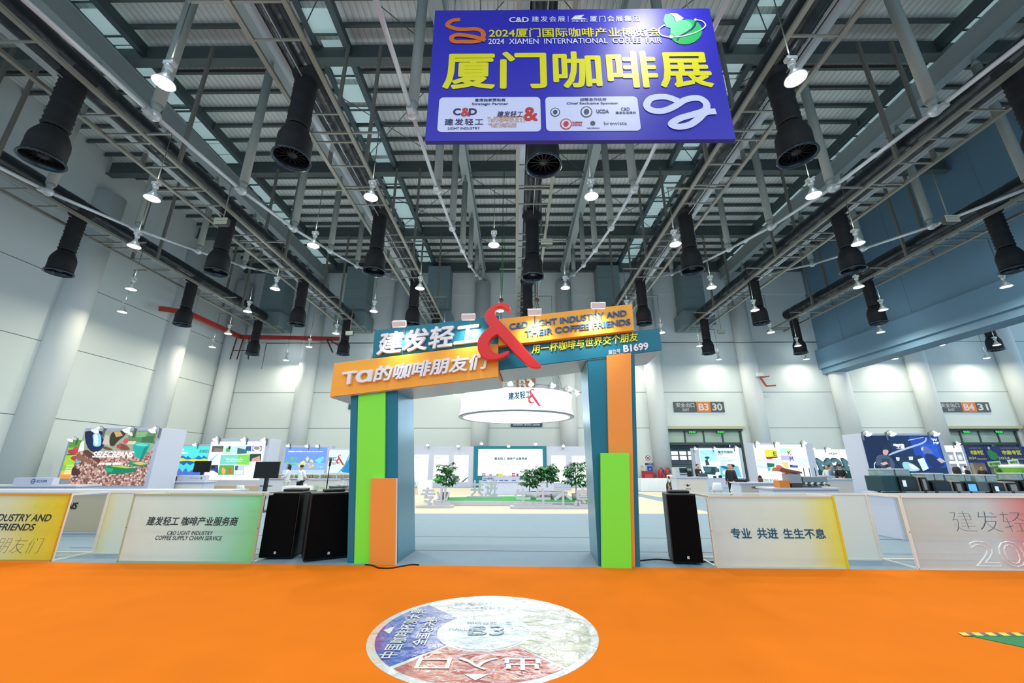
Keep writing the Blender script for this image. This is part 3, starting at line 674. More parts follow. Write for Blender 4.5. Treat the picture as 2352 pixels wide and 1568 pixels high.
def fp(f, u, v, c=0.):                                      # sight line -> slanted board coordinates
    d = _ray(u, v); o = Vector((0, 0, CAM_H)); p0 = f.o + f.en * c; q = o + d * ((p0 - o).dot(f.en) / d.dot(f.en)) - f.o
    h = f.ex.z; a = q.dot(AF.ex) / f.ex.dot(AF.ex); return a, q.z - a * h
B1, f1 = beam('teal_board', [(855, 822), (1146, 789), (1146, 724.5), (860.4, 758)], -.55, .03, TEAL)
B2, f2_ = beam('orange_board', [(757.3, 911.6), (1144.5, 865), (1144.5, 788.6), (767.6, 833.7)], -DP + .05, .12, AOR2, SILV)
B3, f3 = beam('orange_board', [(1145, 794), (1456.7, 757.6), (1452, 697.6), (1145, 732.7)], -.45, .17, AOR2)
B4, f4 = beam('teal_board', [(1145, 849.4), (1520.4, 804), (1515, 753.5), (1145, 795)], -DP, .03, TEAL, SILV)
LW = M('e9e9ee', .35, noise=0); 
def tr(f, x0, y0, x1, y1, c=0.):                            # (left,bottom)-(right,top) sight lines -> rectangle
    a0, b0 = fp(f, x0, y0, c); a1, b1 = fp(f, x1, y1, c); return a0, b0, a1, b1
a0, b0, _, _ = tr(f1, 864, 816, 0, 0, .06); a1, b1 = fp(f1, 1101, 738, .06)
lettering('lettering', [('建发轻工', a0, b0, a1, b1)], f1, LW, B1, off=.002, depth=.07, bold=.026, shear=.12)
a0, b0 = fp(f2_, 788, 884, .05); a1, b1 = fp(f2_, 1119, 812, .05)
w_ = a1 - a0
lettering('lettering', [('T', a0 - .04, b0, a0 + .25, b1 - .02, dict(shear=.0, bold=.03)), ('ɑ', a0 + .235, b0, a0 + .55, b0 + .24, dict(shear=0, bold=.03)), ('的咖啡朋友们', a0 + .58, b0 - .02, a1 + .02, b1 + .02)], f2_, LW, B2, off=.002, depth=.06, bold=.03, shear=.14)
a0, b0 = fp(f3, 1170, 756.5, .03); a1, b1 = fp(f3, 1439, 711, .03); c0_, d0 = fp(f3, 1206, 773.5, .03); c1_, d1 = fp(f3, 1448, 733, .03)
lettering('lettering', [('C&D LIGHT INDUSTRY AND', a0, b0, a1, b0 + .125), ('THEIR COFFEE FRIENDS', c0_, d0, c1_, d0 + .125)], f3, M('1c5c9c', .4, noise=0), B3, off=.002, depth=.025, bold=.018)
a0, b0 = fp(f4, 1221, 812, .04); a1, b1 = fp(f4, 1467, 788, .04)
lettering('lettering', [('用一杯咖啡与世界交个朋友', a0, b0, a1, b0 + .175)], f4, M('f2ee1e', .4, noise=0), B4, off=.002, depth=.03, bold=.012, shear=.12)
a0, b0 = fp(f4, 1398, 815, .03); a1, _ = fp(f4, 1432, 815, .03); a2, _ = fp(f4, 1490, 800, .03)
lettering('lettering', [('展位号_', a0, b0, a1, b0 + .1), ('B1699', a1 + .01, b0 + .015, a2, b0 + .16, dict(bold=.04))], f4, LW, B4, off=.002, depth=.02, bold=.004)
amp = [(330,565),(357,545),(350,505),(320,475),(270,464),(200,475),(140,508),(90,558),(65,610),(70,650),(95,690),(128,733),(80,765),(35,810),(0,860),(-19,930),(-12,1000),(20,1060),(60,1095),(110,1112),(200,1105),(280,1080),(330,1050),(350,1015),(335,1003),(300,1012),(250,1035),(210,1040),(165,1025),(130,990),(112,945),(116,905),(145,860),(205,820),(300,920),(420,1055),(560,1185),(610,1203),(670,1205),(700,1195),(698,1165),(600,1070),(480,930),(330,770),(215,650),(190,620),(178,580),(185,545),(215,518),(260,515),(295,535)]
ap = alp([(1100 + x / 4.9, 600 + y / 4.9) for x, y in amp], .32)
MB().prism(AF, ap, .21, .33).build('ampersand', M('e2201a', .3, noise=.02), t, .012)
mb = MB(); mb.bar(AF.p(.35, 3.95, .2), AF.p(.35, 3.95, -.2), .05, .05); mb.bar(AF.p(.2, 4.2, .2), AF.p(.2, 4.2, -.2), .05, .05); mb.build('mount', STEEL, t)
# floodlights clipped on the top edge of the boards, shining down on the lettering
def board_flood(f, u, v, wh, pw):
    a, b = fp(f, u, v, .38); c = .38; q = f.p(a, b, c)
    o = thing('board_floodlight', tuple(q), wh, 'floodlight', 'white floodlights on top of the arch boards')
    g = Fr(q, AF.ex, (Vector((0, 0, 1)) + AF.en * .55)); tl = g
    MB().fbox(g, -.13, .13, -.055, .055, -.05, .05).build('housing', WHITE, o, .008)
    MB().fbox(g, -.115, .115, -.062, -.054, -.04, .04).build('lens', E('ffffff', 5.), o)
    mb = MB(); mb.path([q + Vector((0, 0, .05)), q - AF.en * .2 + Vector((0, 0, .09)), q - AF.en * .42 + Vector((0, 0, -.14))], .012, 6).build('arm', STEEL, o)
    l = bpy.data.lights.new('flood', 'SPOT'); l.energy = pw; l.spot_size = R(105); l.spot_blend = .8; l.shadow_soft_size = .05; l.color = (1, .99, .95)
    ob = bpy.data.objects.new('flood', l); COL.objects.link(ob)
    tgt = q - AF.en * .38 - Vector((0, 0, .33)); s_ = q - g.ez * .075; ob.location = s_
    ob.rotation_euler = (tgt - s_).to_track_quat('-Z', 'Y').to_euler()
board_flood(f1, 917, 743, 'floodlight on the teal left board, leftmost on the arch', 32)
board_flood(f1, 1076, 727, 'floodlight on the teal left board, beside the ampersand', 32)
board_flood(f3, 1228, 716, 'floodlight on the orange right board, beside the ampersand', 32)
board_flood(f3, 1374, 701, 'floodlight on the orange right board, rightmost on the arch', 32)
# black cable at the pillar foot
t = tag(MB().path([Vector((x, y, .018)) for x, y in smooth_pts([(-2.5, 7.45), (-2.36, 7.40), (-2.2, 7.24), (-2.02, 7.22), (-1.86, 7.36), (-1.72, 7.47), (-1.6, 7.44)], 6)], .012, 6).build('cable', BLACK), 'black cable looping on the orange carpet at the left pillar', 'cable')
t = tag(MB().path([Vector((x, y, .018)) for x, y in smooth_pts([(2.1, 7.75), (2.5, 7.9), (2.9, 7.75), (3.4, 7.7)], 5)], .012, 6).build('cable', BLACK), 'black cable lying between the right pillar and the speaker', 'cable')
# ================================================================ fence of frosted panels
PB = R(-1.82)
BF = Fr((0, 7.435, 0), (math.cos(PB), math.sin(PB), 0), (0, 0, 1))
FRM = M('e4e2dc', .45, noise=.02)
def acrylic(stops, x0, x1, op=.74):
    m = bpy.data.materials.new('frosted_sheet'); m.use_nodes = True; N, L = nodes_of(m); N.remove(N['Principled BSDF']); out = N['Material Output']
    g = N.new('ShaderNodeNewGeometry'); sx = N.new('ShaderNodeSeparateXYZ'); mr = N.new('ShaderNodeMapRange'); mr.inputs[1].default_value = x0; mr.inputs[2].default_value = x1
    tc = N.new('ShaderNodeTexCoord')
    rp = N.new('ShaderNodeValToRGB'); el = rp.color_ramp.elements
    while len(el) < len(stops): el.new(.5)
    for e, (p_, c) in zip(el, stops): e.position = p_; e.color = lin(c)
    L.new(tc.outputs['Object'], sx.inputs[0]); L.new(sx.outputs[0], mr.inputs[0]); L.new(mr.outputs[0], rp.inputs['Fac'])
    d = N.new('ShaderNodeBsdfDiffuse'); tl = N.new('ShaderNodeBsdfTranslucent'); tp = N.new('ShaderNodeBsdfTransparent'); gl = N.new('ShaderNodeBsdfGlossy'); gl.inputs['Roughness'].default_value = .18
    L.new(rp.outputs['Color'], d.inputs['Color']); L.new(rp.outputs['Color'], tl.inputs['Color'])
    m1 = N.new('ShaderNodeMixShader'); m1.inputs[0].default_value = .6; L.new(d.outputs[0], m1.inputs[1]); L.new(tl.outputs[0], m1.inputs[2])
    m2 = N.new('ShaderNodeMixShader'); m2.inputs[0].default_value = op; L.new(tp.outputs[0], m2.inputs[1]); L.new(m1.outputs[0], m2.inputs[2])
    m3 = N.new('ShaderNodeMixShader'); m3.inputs[0].default_value = .05; L.new(m2.outputs[0], m3.inputs[1]); L.new(gl.outputs[0], m3.inputs[2])
    L.new(m3.outputs[0], out.inputs['Surface']); return m
PH, BW_, DD = 1.11, .032, .68
def fence_box(a0, a1, wh, sheet, edgecol, texts, back_right=True, back_left=True):
    q = BF.p((a0 + a1) / 2, 0, 0); t = thing('fence_panel', tuple(q), wh, 'fence panel', 'frosted fence panels in front of the fair')
    mb = MB()
    for c in (0, -DD):
        mb.fbox(BF, a0, a0 + BW_, 0, PH, c - BW_, c); mb.fbox(BF, a1 - BW_, a1, 0, PH, c - BW_, c)
        mb.fbox(BF, a0 + BW_, a1 - BW_, 0, BW_, c - BW_, c); mb.fbox(BF, a0 + BW_, a1 - BW_, PH - BW_, PH, c - BW_, c)
    for a in (a0, a1 - BW_):
        for z in (0, PH - BW_): mb.fbox(BF, a, a + BW_, z, z + BW_, -DD, -BW_)
    mb.build('frame', FRM, t)
    e = MB(); k = .03
    for r_ in ((a0, 0, a0 + k, PH), (a1 - k, 0, a1, PH), (a0 + k, 0, a1 - k, k), (a0 + k, PH - k, a1 - k, PH)): e.fbox(BF, r_[0], r_[2], r_[1], r_[3], .001, .006)
    e.build('front_edge', edgecol, t)
    MB().fbox(BF, a0 + k, a1 - k, k, PH - k, .001, .005).build('acrylic_sheet', sheet, t)
    sc_ = MB()
    for a in (a0 + .015, a1 - .015):
        for z in (.02, PH / 2, PH - .02): sc_.lathe([(.008, 0), (.007, .004), (.001, .005)], BF.p(a, z, .006), 8, axis='y')
    sc_.build('screw', M('5a4a3a', .4, .6), t)
    for its, mat, kw in texts: lettering('lettering', its, BF, mat, t, off=.008, **kw)
    return t
INK = M('17343a', .5, noise=0)
def fr_(x0, y0, x1, y1):                                     # full-picture sight lines on the fence face
    o = Vector((0, 0, CAM_H))
    def h(u, v):
        d = _ray(u, v); q = o + d * ((BF.o - o).dot(BF.en) / d.dot(BF.en)) - BF.o; return q.dot(BF.ex), q.z
    ym, xm = (y0 + y1) / 2, (x0 + x1) / 2
    return h(x0, ym)[0], h(xm, y1)[1], h(x1, ym)[0], h(xm, y0)[1]
sh = acrylic([(0, 'e2e8d6'), (.68, 'e6e8cc'), (.86, 'eae060'), (1, 'f4de00')], -1.75, 1.78)
b = fence_box(-11.6, -8.03, 'yellow tinted fence panel reading INDUSTRY AND FRIENDS', sh, M('d8941e', .45, noise=.02),
    [([('C&D LIGHT INDUSTRY AND', fr_(0, 1180, 119, 1197)[2] - 2.05, fr_(0, 1180, 119, 1197)[1], fr_(0, 1180, 119, 1197)[2], fr_(0, 1180, 119, 1197)[3]), ('THEIR COFFEE FRIENDS', fr_(0, 1203, 82, 1218)[2] - 1.9, fr_(0, 1202, 82, 1218)[1], fr_(0, 1202, 82, 1218)[2], fr_(0, 1202, 82, 1218)[3])], INK, dict(bold=.02, shear=.2)),
     ([('Ta的咖啡朋友们', fr_(0, 1234, 99, 1270)[2] - 2.0, fr_(0, 1234, 99, 1270)[1], fr_(0, 1234, 99, 1270)[2], fr_(0, 1234, 99, 1270)[3])], M('5a6444', .5, noise=0), dict(bold=-.022, shear=.25))])
sh = acrylic([(0, 'e6ece6'), (.5, 'e0eeec'), (.8, 'b4ecd8'), (1, '98f0a8')], -1.2, 1.2)
fence_box(-6.86, -4.46, 'mint tinted fence panel with dark coffee supply chain lettering', sh, M('a9b48a', .45, noise=.05),
    [([('建发轻工 咖啡产业服务商', *fr_(338, 1186, 548, 1207))], INK, dict(bold=.02, shear=.15)), ([('C&D LIGHT INDUSTRY', *fr_(385, 1219, 490, 1228)), ('COFFEE SUPPLY CHAIN SERVICE', *fr_(358, 1230, 511, 1240))], INK, dict(bold=.012, shear=.2))])
sh = acrylic([(0, 'e4ebeb'), (.72, 'e8ecde'), (.88, 'ece898'), (1, 'f4ea3c')], -1.06, 1.06)
fence_box(3.26, 5.37, 'fence panel with blue Chinese slogan and yellow right edge', sh, M('d9d6c4', .45, noise=.05),
    [([('专业', *fr_(1678, 1212, 1725, 1237)), ('共进', *fr_(1738, 1212, 1786, 1237)), ('生生不息', *fr_(1798, 1213, 1895, 1237))], M('155a78', .5, noise=0), dict(bold=.028, shear=-.04))])
MB().fbox(BF, 5.335, 5.372, 0, PH, .007, .011).build('yellow_edge', M('e0c81c', .45, noise=0), bpy.data.objects['fence_panel.002'])
sh = acrylic([(0, 'd8dad8'), (.38, 'd8dde2'), (.5, 'e4a0a6'), (.62, 'e44450'), (1, 'dcdce0')], -1.75, 1.75, .52)
fence_box(6.44, 9.95, 'clear grey fence panel with outlined 2024 at the right', sh, FRM,
    [([('建发轻工', *fr_(2186, 1174, 2412, 1221))], M('4d5c66', .5, noise=0), dict(bold=-.024, shear=-.1))])
# outlined 2024
tb = bpy.data.objects['fence_panel.003']
a0, b0, a1, b1 = fr_(2231, 1242, 2480, 1302)
lettering('outline_lettering', [('2024', a0, b0, a1, b1)], BF, M('eceef0', .4, noise=0), tb, line=.012, shear=-.05, off=.009)
def back_panel(a0, a1, wh, sheet):
    t = thing('fence_panel', tuple(BF.p((a0 + a1) / 2, 0, -DD)), wh, 'fence panel', 'frosted fence panels in front of the fair')
    mb = MB(); c = -DD
    mb.fbox(BF, a0, a0 + .03, 0, PH, c, c + .03); mb.fbox(BF, a1 - .03, a1, 0, PH, c, c + .03); mb.fbox(BF, a0 + .03, a1 - .03, 0, .03, c, c + .03); mb.fbox(BF, a0 + .03, a1 - .03, PH - .03, PH, c, c + .03)
    mb.build('frame', FRM, t)
    MB().fbox(BF, a0 + .03, a1 - .03, .03, PH - .03, c + .012, c + .017).build('acrylic_sheet', sheet, t)
back_panel(-8.0, -6.88, 'set-back frosted fence panel between the yellow and mint panels', acrylic([(0, 'eae4bc'), (.2, 'e4eae4'), (1, 'e4eae4')], -.56, .56, .85))
back_panel(5.39, 6.42, 'set-back frosted fence panel right of the blue slogan panel', acrylic([(0, 'e4e8e4'), (1, 'e4e8e7')], -.5, .5, .8))
# ================================================================ loudspeakers
GRL = M('060607', .85, noise=.35, scale=60, bump=.3, spec=.1); CAB = M('101113', .5, noise=.15, scale=12)
def speaker(x, y, rz, wh, w_=.6, d_=.5, h_=1.12, lean=0.):
    t = thing('loudspeaker', (x, y, 0), wh, 'loudspeaker', 'black floor loudspeakers', rz)
    m_ = wm(t); X = lambda a, b, c: m_ @ Vector((a, b, c))
    mb = MB()
    pl = [(-w_/2, -d_/2), (w_/2, -d_/2), (w_/2 - .04, d_/2), (-w_/2 + .04, d_/2)]
    f = Fr(m_ @ Vector((0, 0, 0)), m_.to_3x3() @ Vector((1, 0, 0)), m_.to_3x3() @ Vector((0, 1, 0)))
    mb.prism(f, pl, .03, h_); mb.build('cabinet', CAB, t, .015)
    f = Fr(m_ @ Vector((0, -d_/2, 0)), m_.to_3x3() @ Vector((1, 0, 0)), (0, 0, 1))
    MB().fbox(f, -w_/2 + .015, w_/2 - .015, .05, h_ - .02, .001, .022).build('grille', GRL, t, .012)
    MB().fbox(f, -.018, .018, .1, .14, .023, .027).build('badge', M('d8d8d8', .3, .3, noise=0), t)
    mb = MB(); mb.fbox(f, -.16, .2, h_ + .0, h_ + .05, -d_ * .75, -d_ * .3).build('handle', CAB, t, .02)
    mb = MB()
    for sx in (-1, 1):
        for sy in (-.18, .14): mb.tube(X(sx * (w_/2 - .12), sy, 0), X(sx * (w_/2 - .12), sy, .031), .025, .025, 8)
    mb.build('foot', BLACK, t)
    return t
speaker(-4.27, 8.26, R(2), 'black loudspeaker beside the mint fence panel, left of the pair', .58, .78)
speaker(-3.47, 8.1, R(33), 'black loudspeaker beside the teal arch pillar, right of the pair', .8, .62)
speaker(2.93, 7.76, R(-6), 'black loudspeaker standing alone between arch and right fence', .5, .46)
# ================================================================ centre: stage, white characters, coffee trees, light ring, back wall
STG = M('c2c2d0', .5, noise=.02)
out = smooth_pts([(-3.5, 18.3), (-3.15, 17.8), (-1.8, 17.62), (-.3, 17.55), (1.0, 17.1), (2.5, 16.85), (3.7, 17.3), (4.1, 18.5), (3.4, 19.9), (1.0, 20.2), (-1.0, 20.1), (-2.5, 19.7), (-3.4, 19.1), (-3.5, 18.3)], 5)[:-1]
t = thing('stage', (0, 18.5, 0), 'low curved white stage with green turf behind the white characters', 'stage')
MB().prism(fl, out, .011, .2).build('platform', STG, t, .01)
inn = [(x * .955 + .01, 18.5 + (y - 18.5) * .9) for x, y in out]
MB().prism(fl, inn, .2, .215).build('turf', M('2f9a4e', .9, noise=.35, scale=25, bump=.4), t)
def chars(s, x0, x1, y, z0, zb, ht, wh, pad=.12):
    t = thing('slogan_letters', ((x0 + x1) / 2, y, z0), wh, 'letters', 'white standing slogan characters'); f = Fr((0, y, z0))
    MB().box(x0, x1, y - .16, y + .2, z0, z0 + zb).build('base', STG, t, .006)
    mb = MB(); w_ = (x1 - x0 - pad * 2) / len(s)
    for i, ch in enumerate(s):
        MB_ = MB(); put_text(MB_, ch, f, x0 + pad + i * w_ + .03, zb - .005, x0 + pad + (i + 1) * w_ - .03, zb + ht, off=-.07, depth=.14, bold=.022)
        MB_.build('character', STG, t)
chars('专业', -3.86, -2.42, 16.9, .011, .09, .66, 'pair of white standing characters left of the stage front')
chars('共进', -2.13, -.62, 19.0, .215, .08, .66, 'pair of white standing characters on the green turf')
chars('生生不息', -.2, 3.12, 16.55, .011, .1, .64, 'four white standing characters in front of the stage right half')
# coffee trees
LEAF = [M(c, .4, noise=.2, scale=9) for c in ('1a6a2a', '2a8434', '124a22')]; WOOD = M('5b4a36', .8, noise=.2, scale=12)
def coffee_tree(x, y, z, h, rad, nb, wh, seed, pot):
    t = thing('coffee_tree', (x, y, z), wh, 'tree', 'potted coffee trees on the stage'); rnd = random.Random(seed)
    tr_ = MB(); lf = MB(); top = Vector((x + .03, y, z + h))
    base = Vector((x, y, z + .2)); tr_.tube(base, top, .022, .008, 7)
    for i in range(nb):
        f = .3 + .68 * i / nb; p = base.lerp(top, f); a = i * 2.4 + rnd.uniform(-.4, .4); L_ = rad * (1.1 - .65 * abs(f - .55)) * rnd.uniform(.75, 1.1)
        e = p + Vector((math.cos(a) * L_, math.sin(a) * L_, L_ * rnd.uniform(.05, .5))); tr_.tube(p, e, .007, .003, 5)
        for k in range(7):
            q = p.lerp(e, .25 + .75 * k / 6)
            for sgn in (-1, 1):
                ln = rnd.uniform(.17, .26); b_ = a + sgn * rnd.uniform(.5, 1.2); d = Vector((math.cos(b_), math.sin(b_), rnd.uniform(-1.1, .05))).normalized()
                sd = d.cross(Vector((0, 0, 1))).normalized() * ln * .24; m_ = q + d * ln * .5
                nrm = sd.cross(d).normalized() * ln * .07
                lf.add([q, m_ + sd + nrm, q + d * ln, m_ - sd + nrm, m_], [(0, 1, 4), (1, 2, 4), (2, 3, 4), (3, 0, 4)], rnd.choice((0, 0, 1, 1, 2)))
    tr_.build('trunk', WOOD, t); lf.build('foliage', LEAF, t)
    if pot: MB().lathe([(.001, 0), (.15, 0), (.2, .26), (.185, .26), (.16, .22), (.001, .22)], (x, y, z), 18).build('pot', M(pot, .6, noise=.08), t)
coffee_tree(-3.02, 18.5, .215, 1.42, .46, 26, 'coffee tree behind the leftmost white characters', 1, '4b4f49')
coffee_tree(.62, 18.6, .215, 1.22, .42, 22, 'thin coffee tree standing left of the bushy one on stage', 2, '8d9088')
coffee_tree(1.42, 18.9, .45, 1.1, .5, 40, 'densest coffee tree in the long white planter', 3, None)
coffee_tree(2.55, 17.9, .215, 1.5, .5, 28, 'coffee tree next to the right arch pillar', 4, 'a5a7a4')
t = thing('planter', (1.3, 18.45, .215), 'long white oval planter under the densest coffee tree', 'planter')
MB().lathe([(.001, 0), (.85, 0), (.93, .3), (.88, .3), (.84, .22), (.001, .22)], (1.35, 18.5, .215), 28, sy=.5).build('body', STG, t)
lettering('lettering', [('建发轻工', -.05, .1, .35, .2), ('&', .36, .06, .48, .24)], Fr((1.1, 18.03, .215)), M('7a2530', .5, noise=0), t, off=.02, bold=.012)
# round light ring
RX, RY, RR, Z0, Z1 = .07, 20.4, 2.87, 3.86, 4.9
t = thing('light_ring', (RX, RY, Z0), 'big round white backlit ring hanging over the stage', 'light ring')
RINGE = E('e4efff', 1.5, True)
MB().lathe([(RR, Z0 + .05), (RR - .06, Z0 + .25), (RR - .1, Z0 + .52), (RR - .08, Z0 + .8), (RR - .04, Z1)], (RX, RY, 0), 72).build('fabric_side', RINGE, t)
MB().lathe([(RR + .01, Z0 + .06), (RR + .02, Z0), (RR - .2, Z0 - .005), (RR - .2, Z0 + .02)], (RX, RY, 0), 72).build('rim', M('8f98a3', .35, .4, noise=.03), t)
MB().disc((RX, RY, Z0 + .015), RR - .18, 64).build('fabric_base', E('e8f2ff', 2.4, True), t)
class Cyl:
    def __init__(s, x, y, r, z): s.c = (x, y); s.r = r; s.z = z
    def p(s, a, b, c=0.):
        r = s.r + c; an = -math.pi / 2 + a / s.r; return Vector((s.c[0] + r * math.cos(an), s.c[1] + r * math.sin(an), s.z + b))
cyf = Cyl(RX, RY, RR, Z0)
slant = lambda f, k: type('S', (), {'p': lambda self, a, b, c=0.: f.p(a, b + k * a, c)})()
cys = slant(cyf, .1)
mb = MB(); put_text(mb, '建发轻工', cys, -.36, .5, .64, .84, off=.012, bold=.034); mb.build('lettering', M('00525f', .5, noise=0), t)
mb = MB(); put_text(mb, 'Ta的咖啡朋友们', cys, -.55, .26, .6, .46, off=.012, bold=.012); mb.build('lettering', M('d6cf86', .5, noise=0), t)
mb = MB(); put_text(mb, 'C&D LIGHT INDUSTRY AND', cys, .88, .66, 1.75, .74, off=.012, bold=.008); put_text(mb, 'THEIR COFFEE FRIENDS', cys, 1.0, .52, 1.75, .6, off=.012, bold=.008); mb.build('lettering', M('7fb0b8', .5, noise=0), t)
AMPN = [((x + 19) / 719, (1205 - y) / 741) for x, y in amp]
def ampersand(nm, f, a0, b0, a1, b1, c, mat, parent):
    return MB().add([f.p(a0 + x * (a1 - a0), b0 + y * (b1 - b0), c) for x, y in AMPN], [tuple(range(len(AMPN)))[::-1]]).build(nm, mat, parent)
ampersand('ampersand', cyf, .5, .22, 1.08, .98, .014, M('e2405a', .45, noise=0), t)
for hx in (-.75, 1.25):
    P = Vector((hx, 20.7, 10.4)); mb = MB().tube((hx + .05, 20.9, 19.35), P, .012, .012, 5)
    for a in (-150, -110, 110, 150) if hx < 0 else (-70, -30, 30, 70): mb.tube(P, (RX + 2.55 * math.cos(R(a)), RY + 2.55 * math.sin(R(a)), Z1 + .2), .009, .009, 5)
    o = mb.build('hanging_wire', M('50565c', .4, .5), t)
    MB().tube((hx + .12, 20.95, 19.3), (hx + .03, 20.72, 10.7), .016, .016, 5).tube((hx + .3, 20.95, 17.5), (hx + .03, 20.72, 10.7), .012, .012, 5).build('green_sling', M('1c7a3c', .6), o)
    MB().ball(P, .13, 10).build('hook_block', M('5a3a30', .5), o)
mb = MB()
for r_, z in ((2.55, Z1 + .02), (2.55, Z1 + .22)):
    P = [Vector((RX + r_ * math.cos(R(a)), RY + r_ * math.sin(R(a)), z)) for a in range(0, 361, 15)]; mb.path(P, .022, 6)
for a in range(0, 360, 15):
    mb.tube((RX + 2.55 * math.cos(R(a)), RY + 2.55 * math.sin(R(a)), Z1 + .02), (RX + 2.55 * math.cos(R(a + 8)), RY + 2.55 * math.sin(R(a + 8)), Z1 + .22), .014, .014, 5)
mb.build('ring_truss', M('6c7277', .4, .6), t)
# clip-on arm lamps (used on every stand wall and the ring)
def make_arm_lamp(loc, label, group):
    t = thing('arm_lamp', loc, label, 'spot lamp', group); x, y, z = loc
    tl = math.sin(R(34)); tc_ = math.cos(R(34))
    def tilt(mb, k=0):
        for i in range(k, len(mb.v)):
            d = mb.v[i] - Vector(loc); mb.v[i] = Vector(loc) + Vector((d.x, d.y * tc_ + d.z * tl, -d.y * tl + d.z * tc_))
        return mb
    tilt(MB().lathe([(.001, .2), (.05, .19), (.065, .1), (.125, .0), (.13, .0), (.12, .012), (.06, .05)], loc, 18)).build('shade', M('cfd6dc', .35, .3, noise=.02), t)
    MB().path([(x, y + .1, z + .15), (x, y + .2, z + .22), (x, y + .38, z + .1)], .012, 6).box(x - .03, x + .03, y + .34, y + .396, z - .22, z + .14).build('arm', STEEL, t)
    tilt(MB().disc((x, y, z + .004), .122, 18)).build('lamp_face', E('e9f2ff', 9., True), t)
    return t
ARM = None
def arm_lamp(loc, label, group, rz=0.):
    global ARM
    if ARM is None: ARM = make_arm_lamp(loc, label, group); ARM.rotation_euler = (0, 0, rz); return ARM
    return dup(ARM, loc, label, group, rz)
# back wall of the centre stand
CYB = 32.3
c0 = atY(943, 1060, CYB).x; c1 = 8.3; s0 = atY(1088, 1060, CYB).x; s1 = atY(1255.5, 1060, CYB).x
SHW = M('c3c8dc', .5, noise=.02)
t = thing('stand_wall', (-.4, CYB + .3, 0), 'long white display wall with a teal framed screen behind the stage', 'display wall')
MB().box(c0, s0, CYB, CYB + .6, 0, 3.0).build('panel', SHW, t); MB().box(s1, c1, CYB, CYB + .6, 0, 3.0).build('panel', SHW, t)
MB().box(s0, s1, CYB - .06, CYB + .6, 0, 3.03).build('teal_frame', M('0d7489', .45, noise=.03), t)
q0, q1 = atY(1097.5, 1092, CYB - .06), atY(1246, 1031, CYB - .06)
f = Fr((q0.x, CYB - .06, q0.z)); w_, h_ = q1.x - q0.x, q1.z - q0.z
MB().fbox(f, 0, w_, 0, h_, 0, .03).build('screen', E('fbfdfb', .72, True), t)
mb = MB(); stroke(mb, f, smooth_pts([(w_ * .03, h_ * .4), (w_ * .2, h_ * .72), (w_ * .48, h_ * .93), (w_ * .82, h_ * .9)], 8), [.02 + .05 * math.sin(i / 24 * 3.1) for i in range(25)], .033); mb.build('swoosh', E('f3eec2', .9), t)
lettering('lettering', [('建发轻工 咖啡产业服务商', w_ * .25, h_ * .58, w_ * .76, h_ * .69)], f, M('045a60', .5, noise=0), t, off=.036, bold=.032)
lettering('lettering', [('C&D LIGHT INDUSTRY', w_ * .38, h_ * .47, w_ * .63, h_ * .51), ('COFFEE SUPPLY CHAIN SERVICE', w_ * .32, h_ * .4, w_ * .68, h_ * .44), ('C&D 建发轻工', w_ * .045, h_ * .87, w_ * .17, h_ * .93)], f, M('5f968c', .5, noise=0), t, off=.036, bold=.01)
def poster(u0, u1, v0, v1, wh, kind):
    a, b = atY(u0, (v0 + v1) / 2, CYB), atY(u1, (v0 + v1) / 2, CYB); z0, z1 = atY(u0, v1, CYB).z, atY(u0, v0, CYB).z
    t = thing('wall_poster', ((a.x + b.x) / 2, CYB, z0), wh, 'poster', 'backlit posters on the white display wall'); f = Fr((a.x, CYB, z0)); w_, h_ = b.x - a.x, z1 - z0
    MB().fbox(f, 0, w_, 0, h_, .001, .04).build('light_box', E('fafdfb', .8, True), t)
    L_ = []
    if kind in (0, 1): L_ += [('d9f2d6', rect(0, .9, 1, 1)), ('cdeee0', rect(0, 0, 1, .1)), ('e6f5ea', rect(0, .1, 1, .22))]
    if kind == 1: L_ += [('3fae4e', [(.0, .02), (1, .02), (1, .2), (.7, .14), (.3, .17), (0, .12)])]
    if kind == 2: L_ += [('d9f2d6', rect(0, .93, 1, 1)), ('55585c', [(0, .02), (.1, .02), (.45, .14), (.3, .24), (0, .22)]), ('8f9499', [(.1, .02), (.35, .01), (.5, .1), (.36, .2)]), ('40454b', [(.55, .01), (.7, .01), (1, .16), (.98, .2)])]
    if kind == 3: L_ += [('eef6f4', rect(0, .92, 1, 1))]
    art('print', f, w_, h_, L_, t, .68, off=.042)
    lettering('lettering', [('咖啡产业', w_ * .12, h_ * .87, w_ * (.72 if kind == 1 else .5), h_ * .91)] + ([('服务', w_ * .12, h_ * .62, w_ * .3, h_ * .65), ('创新', w_ * .12, h_ * .32, w_ * .25, h_ * .35)] if kind == 0 else []), f, M('6ba79a', .5, noise=0), t, off=.052, bold=.012)
poster(949, 983, 1044, 1107, 'backlit poster at the left end of the display wall, first', 0)
poster(996, 1029.5, 1045, 1107, 'backlit green footed poster behind the left coffee tree', 1)
poster(1042, 1075.5, 1045, 1107, 'backlit poster with a grey pen photo beside the teal frame', 2)
poster(1267, 1300, 1046, 1109, 'backlit plain poster right of the teal frame', 3)
poster(1315, 1348, 1047, 1110, 'backlit plain poster nearest the right arch pillar', 3)
for i, (u, v) in enumerate(((982, 1022), (1052, 1024.5), (1106, 1019), (1168, 1025), (1230, 1020), (1294, 1024.5))):
    q = atY(u, v, CYB - .45); arm_lamp(tuple(q), '%s arm lamp from the left above the centre display wall' % ords[i], 'arm lamps above the centre display wall')
for i, a in enumerate((-172, -140, -95, -78, -58, -35, -18, -5)):
    x, y = RX + (RR + .25) * math.cos(R(a)), RY + (RR + .25) * math.sin(R(a))
    arm_lamp((x, y, Z1 + .08), '%s arm lamp from the left around the light ring' % ords[i], 'arm lamps around the light ring', R(a + 90))
